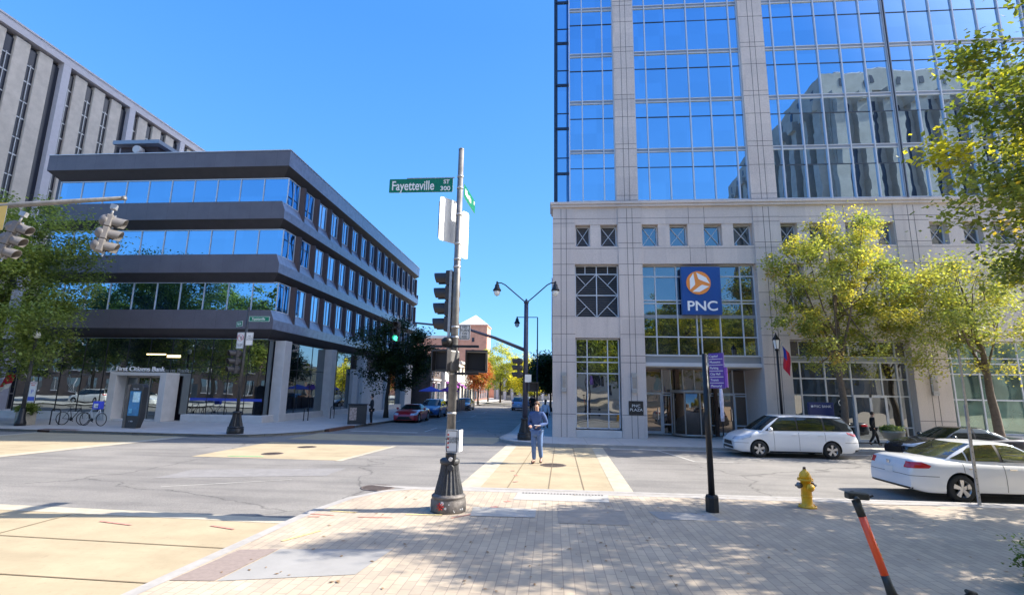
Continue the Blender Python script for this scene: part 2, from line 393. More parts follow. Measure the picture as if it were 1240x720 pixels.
def text(body,size,m,parent,loc,rot,name='lettering',align='CENTER',bold=0.,sx=1.,ext=.002):
    cu=bpy.data.curves.new('t','FONT'); cu.body=body; cu.size=size; cu.align_x=align; cu.align_y='CENTER'; cu.extrude=ext; cu.offset=bold
    t=bpy.data.objects.new('t',cu); C.objects.link(t); bpy.context.view_layer.update()
    me=bpy.data.meshes.new_from_object(t.evaluated_get(bpy.context.evaluated_depsgraph_get())); bpy.data.objects.remove(t); bpy.data.curves.remove(cu)
    me.materials.clear(); me.materials.append(M(m)); me.transform(Matrix.Diagonal((sx,1,1,1)))
    o=bpy.data.objects.new(name,me); C.objects.link(o); o.location=loc; o.rotation_euler=rot; o.parent=parent; return o
FR=(PI/2,0,0)     # lettering that faces -Y
# ------------------------------------------------------------------ ground, roads, pavements
ZR=-.12
mb=MB(); mb.flat([(-2500,-2500),(2500,-2500),(2500,2500),(-2500,2500)],ZR); structure(mb.build('road','asphalt'))
def arc(cx,cy,r,a0,a1,n=8): return [(cx+r*math.cos(R(a0+(a1-a0)*i/n)),cy+r*math.sin(R(a0+(a1-a0)*i/n))) for i in range(n+1)]
plaza_edge=[(-5.2,-60),(-4.75,2),(-4.55,5.5),(-4.45,8.0),(-4.38,9.3),(-4.15,10.5),(-3.7,11.3),(-3.0,11.8),(-2.0,12.0),(-.5,12.05),(3,12.05),(10,12.05),(30,12.05),(90,12.05)]
mb=MB(); mb.poly(plaza_edge+[(90,-60)],-.5,0); structure(mb.build('plaza_pavement','brick_pavers'))
left_edge=[(-90,22.9),(-40,23.0),(-27,22.95),(-17,22.6),(-15.3,22.65),(-14,22.95),(-13.1,23.8),(-12.3,25.2),(-11.95,27.2),(-11.75,30),(-11.2,36),(-11.2,160)]
mb=MB(); mb.poly(left_edge+[(-90,160)],-.5,0); structure(mb.build('corner_pavement','sidewalk_concrete'))
right_edge=[(90,22.1),(0.5,22.1),(-.7,22.3),(-1.7,22.8),(-2.35,23.6),(-2.5,24.6),(-2.2,28),(-2.1,160)]
mb=MB(); mb.poly(right_edge+[(90,160)],-.5,0); structure(mb.build('bank_pavement','sidewalk_concrete'))
sw_edge=[(-16.5,-60),(-16.5,6),(-17.2,8),(-18.6,9.1),(-21,9.6),(-90,9.7)]
mb=MB(); mb.poly(sw_edge+[(-90,-60)],-.5,0); structure(mb.build('far_corner_pavement','sidewalk_concrete'))
def strip_pts(pts,w):
    """the same line pushed sideways by w (to the right of travel for w>0)"""
    out=[]
    for i,p in enumerate(pts):
        a=Vector(pts[max(i-1,0)]);b=Vector(pts[min(i+1,len(pts)-1)]);d=(b-a).normalized(); out.append((p[0]+d.y*w,p[1]-d.x*w))
    return out
def kerb(pts,side,w=.16,m='granite_kerb'):
    a=strip_pts(pts,-.012*side); b=strip_pts(pts,w*side); mb=MB()
    for i in range(len(pts)-1):
        q=[a[i],a[i+1],b[i+1],b[i]]
        for z in (.004,):
            mb.flat(q,z)
        mb.quad([(*a[i],-.2),(*a[i+1],-.2),(*a[i+1],.004),(*a[i],.004)])
    return structure(mb.build('kerb',m,recalc=False))
kerb(plaza_edge,1); kerb(left_edge,1); kerb(right_edge,1,m='granite_kerb'); kerb(sw_edge,1)
def sheet(name,pts,z,m,lab=None):
    mb=MB(); mb.flat(pts,z); return structure(mb.build(name,m))
# crosswalks of tan concrete with pale borders and joints
def crosswalk(pts,z=ZR+.004,border=None,joints=()):
    sheet('crosswalk',pts,z,'tan_concrete')
    for q in border or (): sheet('crosswalk_border',q,z+.004,'pale_border')
    if joints:
        mb=MB()
        for (a,b) in joints:
            a=Vector(a);b=Vector(b);d=(b-a).normalized();n=Vector((d.y,-d.x))*.012
            mb.flat([a-n,b-n,b+n,a+n],z+.008)
        structure(mb.build('crosswalk_joints','joint_tan'))
xr=[(-2.1,12.08),(1.75,12.08),(1.9,22.0),(-1.9,22.0)]
crosswalk(xr,border=[[(-2.3,12.08),(-1.75,12.08),(-1.5,22.1),(-1.95,22.5)],[(1.45,12.08),(1.9,12.08),(2.1,22.08),(1.65,22.08)]],
  joints=[((-1.1,12.1),(-.75,22)),((-.1,12.1),(.1,22)),((.75,12.1),(.85,22)),((-1.7,16.6),(1.6,16.6))])
crosswalk([(-16.4,4.2),(-4.7,4.2),(-4.55,8.95),(-16.6,9.35)],border=[[(-16.5,9.25),(-4.6,8.85),(-4.55,9.2),(-16.6,9.65)],[(-16.4,3.9),(-4.75,3.9),(-4.75,4.3),(-16.4,4.3)]],
  joints=[((-16.4,7.9),(-4.6,7.45)),((-16.4,6.4),(-4.6,6.1)),((-16.4,5.2),(-4.6,5.0)),((-8.5,4.3),(-8.6,8.9)),((-12.5,4.3),(-12.6,9.1))])
crosswalk([(-18.2,10),(-24,10),(-24,22.7),(-17.0,22.5)],border=[[(-17.8,10),(-18.3,10),(-17.0,22.3),(-16.4,22.3)],[(-24,10),(-24.4,10),(-24.4,22.8),(-24,22.8)]],joints=[((-20,10),(-19,22.5)),((-22,10),(-21.5,22.5)),((-18.2,16),(-24,16))])
crosswalk([(-11.9,16.4),(-6.95,16.4),(-6.5,20.6),(-11.9,21.3)],border=[[(-6.95,16.25),(-6.75,16.25),(-6.3,20.75),(-6.5,20.75)]])
crosswalk([(-11.9,22.5),(-2.6,22.5),(-2.3,25.5),(-11.9,25.6)],z=ZR+.004)
# painted lines, patches
def paint(name,segs,z=ZR+.006,m='white_paint'):
    mb=MB()
    for a,b,w in segs:
        a=Vector(a);b=Vector(b);d=(b-a).normalized();n=Vector((d.y,-d.x))*w/2; mb.flat([a-n,b-n,b+n,a+n],z)
    return structure(mb.build(name,m))
paint('lane_line',[((-7.0,28),(-7.0,31),.1),((-7.0,36),(-7.0,39),.1),((-7,44),(-7,47),.1),((-7,52),(-7,55),.1)])
paint('stop_line',[((-11.0,27.5),(-7.2,27.3),.35)])
paint('parking_line',[((4.6,20.2),(4.2,21.9),.1),((4.9,18.5),(4.6,20.2),.1),((4.9,18.5),(6.2,18.5),.1),((-9.0,11.5),(-6.6,12.9),.05)])
sheet('road_patch',[(-10,12.5),(-6,13.6),(-6,14.9),(-10,13.9)],ZR+.005,mat('asphalt_patch',(.215,.205,.198),.9,var=.12,scale=5,bump=.4,bscale=60))
sheet('gutter',[(2.2,12.06),(60,12.06),(60,12.45),(2.2,12.45)],ZR+.004,mat('gutter_concrete',(.34,.325,.30),.85,var=.12,scale=3))
sheet('gutter',[(2.4,21.65),(60,21.65),(60,22.09),(2.4,22.09)],ZR+.004,'gutter_concrete')
# plaza inlays
sheet('tactile_paving',[(-4.36,5.9),(-3.85,5.95),(-3.75,7.15),(-4.25,7.05)],.006,'tactile')
sheet('corner_ramp',[(-3.83,5.95),(-2.35,6.35),(-2.2,7.35),(-3.73,7.15)],.005,'corner_slab')
sheet('utility_slab',[(-.8,10.85),(1.15,10.85),(1.2,11.6),(-.75,11.6)],.005,mat('slab_white',(.37,.355,.325),.85,var=.12))
mb=MB()
for i in range(26): mb.flat([(-.65+i*.068,11.48),(-.61+i*.068,11.48),(-.61+i*.068,11.58),(-.65+i*.068,11.58)],.010)
structure(mb.build('slot_drain','joint'))
sheet('utility_slab',[(-1.45,9.35),(-.3,9.4),(-.3,10.05),(-1.5,10.05)],.008,'slab_white')
sheet('utility_slab',[(1.9,9.6),(3.0,9.65),(2.9,10.2),(1.8,10.2)],.005,'corner_slab')
sheet('dark_slab',[(.1,9.1),(1.3,9.1),(1.35,10.25),(.1,10.25)],.005,mat('dark_paver',(.30,.26,.215),.85,var=.16,scale=4))
sheet('paving_band',[(-4.2,11.9),(-3,11.55),(5,11.6),(60,11.6),(60,11.88),(5,11.88),(-3,11.85)],.003,'granite_kerb')
def disc(cx,cy,r,z,m,name,lab,n=24):
    mb=MB(); mb.lathe([(r,z-.02),(r,z+.006),(r*.92,z+.010),(r*.90,z+.006)],n,origin=(cx,cy,0))
    for i in range(-4,5):
        w=math.sqrt(max(0,(r*.85)**2-(i*r*.2)**2)); mb.box(cx-w,cx+w,cy+i*r*.2-.012,cy+i*r*.2+.012,z+.004,z+.012)
    return tag(mb.build(name,m),lab,'manhole cover')
x,y=G(670,563,ZR);disc(x,y,.42,ZR+.004,'grate','manhole_cover','round iron manhole cover in the tan crosswalk beside the walking man')
x,y=G(458,591,ZR);disc(x-.05,y+.1,.40,ZR,'grate','manhole_cover','round iron cover in the road just outside the curved kerb')
x,y=G(330,549,ZR);disc(x,y,.36,ZR+.004,'grate','manhole_cover','dark manhole cover on the tan road panel, nearer of the two there')
x,y=G(372,541,ZR);disc(x,y,.36,ZR+.004,'grate','manhole_cover','dark manhole cover on the tan road panel, farther of the two there')
for nm,m,segs in (('spray_mark','spray_red',[((-3.35,9.0),(-2.75,9.05),.05),((-4.25,9.1),(-3.8,9.05),.05),((-1.15,10.05),(-1.05,10.15),.1),((-.95,10.6),(-.86,10.7),.09),((-1.75,9.15),(-1.35,9.6),.04),((-.9,9.55),(-.75,9.62),.1),((-4.2,8.9),(-4.0,8.92),.04)]),
                  ('spray_mark','spray_yellow',[((-2.6,9.3),(-1.95,9.35),.06),((-3.9,7.5),(-3.6,8.1),.05),((-4.0,9.35),(-3.5,9.3),.05)])):
    structure(paint(nm,segs,.007,m))
paint('spray_mark',[((-7.7,8.55),(-7.0,8.4),.05),((-5.7,8.55),(-5.2,8.4),.05)],ZR+.014,'spray_red')
paint('spray_mark',[((-1.0,13.5),(-.9,13.6),.1),((-1.05,14.5),(-.95,14.55),.1),((-1.2,15.3),(-1.1,15.35),.1)],ZR+.014,'spray_red')
x,y=G(310,553,ZR); paint('spray_mark',[((x-1,y),(x+.2,y+.1),.08)],ZR+.014,'spray_green')
# storm drain inlets in the kerb
tag(B('storm_drain','rust',None,(-24.5,-22.6,22.84,23.3,ZR,.012),bevel=.01),'long rusty storm drain inlet in the kerb by the info kiosk','storm drain')
mb=MB(); mb.poly([(-12.05,26.6),(-11.78,26.6),(-11.6,29.6),(-11.95,29.6)],ZR,.02); tag(mb.build('storm_drain','rust'),'dark storm drain inlet in the corner kerb near the litter bin','storm drain')
# fallen leaves
mb=MB()
for i in range(240):
    x=rnd.uniform(-4,8);y=rnd.uniform(4.2,11.8);a=rnd.random()*PI;s=rnd.uniform(.018,.04)
    mb.flat([(x+s*math.cos(a+k*PI/2)*(1 if k%2 else .5),y+s*math.sin(a+k*PI/2)*(1 if k%2 else .5)) for k in range(4)],.012)
o=mb.build('fallen_leaves',mat('dead_leaf',(.22,.13,.06),.9,var=.4,scale=5)); o['kind']='stuff'

# ------------------------------------------------------------------ bank tower
T=thing('office_tower','glass and pale granite bank tower with PNC sign and revolving entrance','tower',(0,25.5,0))
def P_(name,m,*boxes,bevel=0,parent=T):
    if len(boxes)>1 and name not in ('canopy_edge','door_frame','corner_mullion'):
        for b in boxes: r=P_(name,m,b,bevel=bevel,parent=parent)
        return r
    mb=MB()
    for b in boxes: mb.box(b[0],b[1],b[2]-25.5,b[3]-25.5,b[4],b[5])
    return mb.build(name,m,parent,bevel)
YF=25.5; PT=12.0
piers=[(0,1.15),(3.40,4.60),(10.25,11.55),(17.1,18.7),(24.0,26.0)]
for a,b in piers: P_('pier','granite',(a,b,YF,YF+.9,-.1,PT-.24))
bays=[(1.15,3.40),(4.60,10.25),(11.55,17.1),(18.7,24.0)]
smallw=[[(1.2,1.96),(2.5,3.36)],[(4.64,5.46),(6.05,6.96),(7.78,8.68),(9.25,10.2)],[(11.6,12.42),(13.0,13.9),(14.74,15.6),(16.25,17.06)],[(18.75,19.6),(20.3,21.2),(21.7,22.6),(23.1,23.95)]]
def pb(a,b,y0,y1,z0,z1): P_('granite_wall','granite',(a,b,y0,y1,z0,z1))
for (a,b),ws in zip(bays,smallw):
    pb(a,b,YF+.04,YF+.8,10.82,PT-.24)
    pb(a,b,YF+.04,YF+.8,8.70,9.64)
    xs=[a]+[v for w in ws for v in w]+[b]
    for i in range(0,len(xs),2):
        if xs[i+1]-xs[i]>.02: pb(xs[i],xs[i+1],YF+.06,YF+.8,9.64,10.82)
pb(1.15,3.4,YF+.04,YF+.8,4.87,5.93)
pb(11.55,17.1,YF+.04,YF+.8,4.87,6.3); pb(18.7,24,YF+.04,YF+.8,4.87,6.3)
pb(12.55,14.0,YF+.08,YF+.8,6.3,8.7); pb(14.7,16.1,YF+.08,YF+.8,6.3,8.7)
pb(19.75,22.9,YF+.08,YF+.8,6.3,8.7)
mb=MB(); mb.box(-.08,26.1,-.10,1.4,PT-.24,PT-.10); mb.box(-.14,26.2,-.16,1.4,PT-.10,PT+.04); mb.build('cornice','granite',T,bevel=.02)
# joints in the stone
mb=MB()
for (a,b) in piers:
    c=(a+b)/2; w=min(.14,(b-a)*.12)
    for x in (c-w,c+w): mb.box(x-.012,x+.012,-.004,.004,0.0,PT-.3)
    for z in (1.1,3.64,3.98,5.05,5.95,8.1 if a<4 else 7.2,8.68,9.52,9.8,10.9,11.15): mb.box(a+.003,b-.003,-.004,.004,z-.012,z+.012)
for (a,b) in bays:
    for z in (9.52,11.15): mb.box(a,b,.036,.046,z-.01,z+.01)
    n=1 if b-a<3 else 3
    for i in range(1,n+1):
        x=a+(b-a)*i/(n+1) if n==1 else a+(b-a)*(.43 if i==1 else .57 if i==2 else .5)
        if n==3 and i==3: continue
        if n==1: continue
        mb.box(x-.01,x+.01,.036,.046,8.72,9.62); mb.box(x-.01,x+.01,.036,.046,10.84,PT-.26)
mb.build('stone_joints','joint',T)
def win(x0,x1,z0,z1,y,glass,vm=(),hm=(),fw=.05,name='window',fm='mullion_white',depth=.06,louv=False,diag=None,tilt=0,parent=T,oy=25.5):
    """one window: glass pane(s) as the part, its frame as the sub-part"""
    mb=MB(); xs=[x0]+list(vm)+[x1]; zs=[z0]+list(hm)+[z1]
    for i in range(len(xs)-1):
        for j in range(len(zs)-1):
            t=[rnd.gauss(0,tilt) for _ in range(2)]
            dx=(xs[i+1]-xs[i])*t[0]; dz=(zs[j+1]-zs[j])*t[1]
            mb.quad([(xs[i],y-oy,zs[j]),(xs[i+1],y-oy+dx,zs[j]),(xs[i+1],y-oy+dx+dz,zs[j+1]),(xs[i],y-oy+dz,zs[j+1])])
    p=mb.build(name,glass,parent,recalc=False)
    mb=MB(); h=fw/2
    for x in xs: mb.box(x-h,x+h,y-oy-depth,y-oy+.02,z0,z1)
    for z in zs:
        for a,b in zip(xs,xs[1:]): mb.box(a+h,b-h,y-oy-depth*.8,y-oy+.02,z-h,z+h)
    if diag:
        for a,b in diag: mb.bar((a[0],y-oy-depth*.5,a[1]),(b[0],y-oy-depth*.5,b[1]),fw*.9,.03)
    mb.build('window_frame',fm,p)
    if louv:
        mb=MB(); n=int((z1-z0)/.11)
        for i in range(n):
            z=z0+(i+.5)*(z1-z0)/n; mb.quad([(x0,y-oy-.03,z-.04),(x1,y-oy-.03,z-.04),(x1,y-oy+.03,z+.045),(x0,y-oy+.03,z+.045)])
        mb.build('louvre_slats','louvre',p,recalc=False)
    return p
for k,ws in enumerate(smallw):
    for (a,b) in ws:
        win(a+.03,b-.03,9.69,10.78,YF+.42,'louvre' if k==0 else 'podium_glass',louv=(k==0),diag=[((a+.03,9.69),(b-.03,10.78)),((a+.03,10.78),(b-.03,9.69))],tilt=.004)
a,b=1.19,3.36; c=(a+b)/2
win(a,b,5.95,8.66,YF+.40,'trim_black',vm=(c,),hm=(7.1,8.22),louv=True,diag=[((c,8.22),(a,7.1)),((c,8.22),(b,7.1)),((a,7.1),(c,5.95)),((b,7.1),(c,5.95)),((a,8.22),(a+.55,7.62)),((b,8.22),(b-.55,7.62)),((a,5.95),(a+.55,6.5)),((b,5.95),(b-.55,6.5))])
mb=MB(); 
for x in (a+.5,b-.5): mb.box(x-.02,x+.02,.36,.41,8.22,8.66)
mb.build('louvre_frame','mullion_white',T)
win(1.19,3.33,.42,4.82,YF+.35,'podium_glass',vm=(1.75,2.78),hm=(1.12,3.1,3.66,3.92),tilt=.006)
P_('sill','pale_concrete',(1.16,3.39,YF+.02,YF+.6,0.0,.34),bevel=.01)
for a,b in ((11.58,12.52),(16.13,17.07),(18.73,19.7),(22.95,23.95)):
    cc=(a+b)/2; win(a,b,6.33,8.67,YF+.40,'podium_glass',vm=(cc,),hm=(7.5,8.2),tilt=.006,diag=[((a,6.33),(b,8.2)),((a,8.2),(b,6.33))])
win(14.02,14.68,6.33,8.67,YF+.40,'podium_glass',hm=(7.5,8.2),tilt=.006)
# great window over the entrance
win(4.63,10.22,4.06,8.66,YF+.45,'podium_glass',vm=(5.28,6.35,7.30,7.50,8.45,9.55),hm=(4.98,6.02,6.7,6.85,8.1),fw=.055,tilt=.010,name='entrance_window')
P_('spandrel_band','mullion_grey',(4.62,10.23,YF+.28,YF+.6,3.66,4.04))
P_('canopy_edge','mullion_white',(4.60,10.26,YF+.2,YF+.3,3.58,3.68),(4.60,10.26,YF+.2,YF+.3,4.0,4.06),(4.60,10.26,YF+.2,YF+3.3,3.5,3.58))
P_('spandrel_band','mullion_grey',(4.62,10.23,YF+.40,YF+.6,5.93,6.1))
# entrance recess
P_('reveal_wall','granite',(10.25,11.4,YF+.9,YF+3.2,-.1,3.5),(3.5,4.6,YF+.9,YF+3.2,-.1,3.5))
YE=YF+2.6
win(4.6,10.25,.06,3.5,YE,'bronze_glass',vm=(4.95,5.9,6.35,7.0,7.6,8.2,8.9,9.6),hm=(.55,2.08,2.2),fw=.06,tilt=.008,name='entrance_screen')
mb=MB(); mb.lathe([(.95,0.05),(.95,2.25),(.9,2.3),(.05,2.3)],32,origin=(7.25,YE-25.5-.55,0)); rv=mb.build('revolving_door','bronze_glass',T)
mb=MB()
for i in range(8):
    an=i*PI/4+.2; mb.box(7.25+.96*math.cos(an)-.03,7.25+.96*math.cos(an)+.03,YE-25.5-.55+.96*math.sin(an)-.03,YE-25.5-.55+.96*math.sin(an)+.03,.05,2.25)
mb.lathe([(.99,2.2),(.99,2.36)],32,origin=(7.25,YE-25.5-.55,0)); mb.lathe([(.99,.05),(.99,.16)],32,origin=(7.25,YE-25.5-.55,0)); mb.build('door_frame','bronze_light',rv)
for x in (5.3,9.1):
    d=B('door','bronze_glass',T,(x-.5,x+.5,YE-25.5-.10,YE-25.5-.06,.08,2.12))
    B('door_frame','mullion_white',d,(x-.55,x-.45,YE-25.5-.14,YE-25.5-.05,.05,2.2),(x+.45,x+.55,YE-25.5-.14,YE-25.5-.05,.05,2.2),(x-.45,x+.45,YE-25.5-.14,YE-25.5-.05,2.1,2.2),(x-.45,x+.45,YE-25.5-.14,YE-25.5-.05,.05,.2))
    B('handle','chrome',d,(x+.3,x+.33,YE-25.5-.2,YE-25.5-.16,.8,1.4))
P_('lobby_column','bronze',(6.55,6.75,YE-.3,YE-.1,.0,3.45),(8.55,8.7,YE-.3,YE-.1,.0,3.45))
P_('ceiling_panel','bronze_light',(4.6,10.25,YF+.3,YF+3.2,3.44,3.5))
# bay three, ground floor
win(11.6,17.05,.1,4.82,YF+.45,'podium_glass',vm=(12.1,13.25,14.45,15.85,16.6),hm=(.75,2.2,3.0,3.8,4.05),fw=.06,tilt=.008,name='shopfront')
P_('louvre_panel','louvre',(11.63,12.08,YF+.38,YF+.42,4.08,4.8),(16.62,17.02,YF+.38,YF+.42,4.08,4.8))
P_('spandrel_band','mullion_grey',(11.56,17.09,YF+.36,YF+.43,3.83,4.02))
dd=P_('door','podium_glass',(14.5,15.15,YF+.33,YF+.36,.15,2.15),(15.22,15.85,YF+.33,YF+.36,.15,2.15))
P_('door_frame','mullion_white',(14.42,14.52,YF+.30,YF+.4,.05,2.25),(15.13,15.24,YF+.30,YF+.4,.05,2.25),(15.83,15.93,YF+.30,YF+.4,.05,2.25),(14.52,15.83,YF+.30,YF+.4,2.13,2.25),(14.52,15.83,YF+.30,YF+.4,.05,.17),parent=dd).location=(0,0,0)
win(18.75,23.95,.55,4.82,YF+.45,'green_glass',vm=(19.1,20.3,22.1,23.5),hm=(2.1,3.3,3.8,4.05),fw=.06,tilt=.006,name='shopfront')
P_('sill','pale_concrete',(18.71,23.99,YF+.1,YF+.6,-.1,.5))
text('L\nS\nQ',.40,'sign_white',T,(13.85,.36,2.25),FR,sx=.9)
# wall lamps on the piers
for x,z in ((.57,2.65),(4.0,2.65),(17.9,2.75)):
    l=B('wall_lamp','mullion_white',T,(x-.12,x+.12,-.09,0,z-.48,z+.48),bevel=.02)
    B('lamp_shade','bronze_light',l,(x-.10,x+.10,-.12,-.09,z-.28,z+.28)); B('bracket','galv',l,(x-.13,x+.13,-.13,-.02,z+.3,z+.48)); B('bracket','galv',l,(x-.13,x+.13,-.13,-.02,z-.48,z-.3))
pl=B('plaque','plaque',T,(3.72,4.42,-.04,-.002,1.12,1.78),bevel=.01)
text('PNC\nPLAZA',.19,'sign_white',pl,(4.07,-.045,1.45),FR,sx=1.1)
# the bank's sign hung in the great window
s0=AY(825,326,YF-.15); s1=AY(880,380,YF-.15); sx0,sx1,sz0,sz1=6.52,8.44,6.06,8.52
sg=B('bank_sign','pnc_blue',T,(sx0,sx1,-.02,.30,sz0,sz1),bevel=.02); sc=(sx0+sx1)/2
mb=MB(); mb.lathe([(.60,-.045),(.60,-.022)],40,origin=(sc-.14,0,7.68),axis='y'); d=mb.build('logo_disc','pnc_orange',sg)
def tri(pts,y0,y1,name,m,par):
    mb=MB(); a=[mb.bm.verts.new((p[0],y0,p[1])) for p in pts]; b=[mb.bm.verts.new((p[0],y1,p[1])) for p in pts]; n=len(pts)
    mb.bm.faces.new(a); mb.bm.faces.new(b[::-1])
    for i in range(n): mb.bm.faces.new((a[i],b[i],b[(i+1)%n],a[(i+1)%n]))
    return mb.build(name,m,par)
cx,cz=sc-.14,7.68
def pt(r,a): return (cx+r*math.cos(R(a)),cz+r*math.sin(R(a)))
mb=MB()
for k in range(3):
    a=-5+120*k
    pts=[pt(.56,a),pt(.47,a+40),pt(.55,a+105),pt(.20,a+95),pt(.17,a+62)]
    mb2=[(p[0],-.05,p[1]) for p in pts]; f=mb.bm.faces.new([mb.bm.verts.new(p) for p in mb2])
mb.build('logo_mark','letter_white',d)
text('PNC',.68,'letter_white',sg,(sc,-.03,6.48),FR,sx=1.12,bold=.012)
# tower above the podium
YT=26.0; Z0=12.04; FH=2.955
pil=[(3.40,4.52),(10.36,11.66),(25.5,26.0)]
P_('tower_core','mullion_dark',(.93,25.95,YT+.3,68,Z0,95),(.27,.93,28.8,68,Z0,95))
for a,b in pil: P_('pilaster','granite',(a,b,YT-.22,YT+.3,Z0,95))
mb=MB()
for a,b in pil[:2]:
    c=(a+b)/2
    for x in (c-.14,c+.14): mb.box(x-.012,x+.012,YT-.224-25.5,YT-.21-25.5,Z0,95)
    for k in range(28):
        z=Z0+.2+k*FH
        for q in (0,.28,1.9): mb.box(a+.003,b-.003,YT-.224-25.5,YT-.21-25.5,z+q-.012,z+q+.012)
mb.build('stone_joints','joint',T)
cb=[((.93,3.38),(1.64,2.79)),((4.54,10.34),(5.2,6.33,7.53,8.64,9.87)),((11.68,18.07),(12.2,13.35,14.5,15.7,16.9)),((18.23,25.5),(19.35,20.55,21.73,22.9,24.05,25.2))]
zf=[12.20+FH*k for k in range(6)]
def curtain(a,b,vm,z0,y,tilt):
    """one storey of glazing"""
    z1=z0+FH; t=z0+1.98
    mb=MB(); xs=[a]+list(vm)+[b]; o=y-25.5
    for i in range(len(xs)-1):
        for (p,q) in ((z0+.12,t),(t,z1-.10)):
            e=[rnd.gauss(0,tilt),rnd.gauss(0,tilt)]; dx=(xs[i+1]-xs[i])*e[0]; dz=(q-p)*e[1]
            mb.quad([(xs[i],o,p),(xs[i+1],o+dx,p),(xs[i+1],o+dx+dz,q),(xs[i],o+dz,q)])
    w=mb.build('window','tower_glass',T,recalc=False)
    mb=MB()
    for x in vm: mb.box(x-.028,x+.028,o-.09,o+.02,z0,z1)
    for x in (a,b): mb.box(x-.03,x+.03,o-.07,o+.02,z0,z1)
    for z in (z0+.10,z1-.08): 
        for p,q in zip(xs,xs[1:]): mb.box(p+.03,q-.03,o-.06,o+.02,z-.02,z+.02)
    f=mb.build('window_frame','mullion_white',w)
    mb=MB()
    for p,q in zip(xs,xs[1:]): mb.box(p+.03,q-.03,o-.03,o+.02,t-.018,t+.018)
    mb.build('transom','mullion_dark',w)
    mb=MB(); mb.box(a+.03,b-.03,o-.035,o+.02,z0-.06,z0+.08); mb.build('spandrel','mullion_grey',w)
for (a,b),vm in cb:
    for z in zf[:5]: curtain(a,b,vm,z,YT,.0025)
P_('corner_mullion','mullion_grey',(18.07,18.11,YT-.12,YT+.1,Z0,95),(18.19,18.23,YT-.12,YT+.1,Z0,95))
P_('corner_mullion','mullion_dark',(18.11,18.19,YT-.04,YT+.1,Z0,95))
mb=MB()      # the storeys above the frame, and the side
for (a,b),vm in cb:
    mb.quad([(a,.5,zf[5]+.03),(b,.5,zf[5]+.03),(b,.5,94.9),(a,.5,94.9)])
up=mb.build('upper_glazing','tower_glass',T,recalc=False)
mb=MB()
for (a,b),vm in cb:
    for x in vm: mb.box(x-.028,x+.028,.41,.52,zf[5]+.1,94.9)
    for k in range(5,28):
        z=12.2+FH*k
        for q in (0,.16): mb.box(a,b,.43,.52,z+q-.08,z+q-.04)
mb.build('window_frame','mullion_white',up)
mb=MB()
mb.quad([(.27,3.27,Z0),(.93,3.27,Z0),(.93,3.27,94.9),(.27,3.27,94.9)][::1]); mb.quad([(.25,42,Z0),(.25,3.3,Z0),(.25,3.3,94.9),(.25,42,94.9)]); mb.quad([(.915,3.3,Z0),(.915,.52,Z0),(.915,.52,94.9),(.915,3.3,94.9)])
sd=mb.build('side_glazing','tower_glass',T,recalc=False)
mb=MB()
for x in (.27,.90): mb.box(x-.02,x+.02,3.18,3.28,Z0,94.9)
for k in range(28):
    z=12.2+FH*k; mb.box(.23,.93,3.20,3.28,z-.07,z+.07); mb.box(.29,.88,3.23,3.28,z+1.0,z+1.04); mb.box(.19,.27,3.3,42,z-.07,z+.07)
for k in range(33): mb.box(.17,.26,3.3+k*1.2,3.36+k*1.2,Z0,94.9)
mb.build('window_frame','mullion_dark',sd)
P_('roof_slab','granite',(.2,26,25.9,68.2,95,96))
# west side of the podium
mb=MB(); mb.box(0,.9,.9,42.5,-.1,PT-.24); mb.build('side_wall','granite',T)
mb=MB(); mb.box(.9,26,38,42.5,-.1,PT-.1); mb.box(25.2,26,.9,38,-.1,PT-.3); mb.box(.9,26,.9,42.5,PT-.3,PT-.02); mb.build('rear_wall','granite',T)
for k in range(5):
    y=3+k*5.6
    p=B('window','podium_glass',T,(-.02,0.0,y,y+2.6,5.2,8.6)); B('window_frame','mullion_white',p,(-.06,-.02,y-.05,y,5.15,8.65),(-.06,-.02,y+2.6,y+2.65,5.15,8.65),(-.06,-.02,y+1.27,y+1.33,5.2,8.6),(-.06,-.02,y,y+2.6,5.15,5.2),(-.06,-.02,y,y+2.6,8.6,8.65))
mb=MB(); mb.box(4.6,10.25,3.15,3.3,0,3.5); mb.build('lobby_wall','bronze',T)

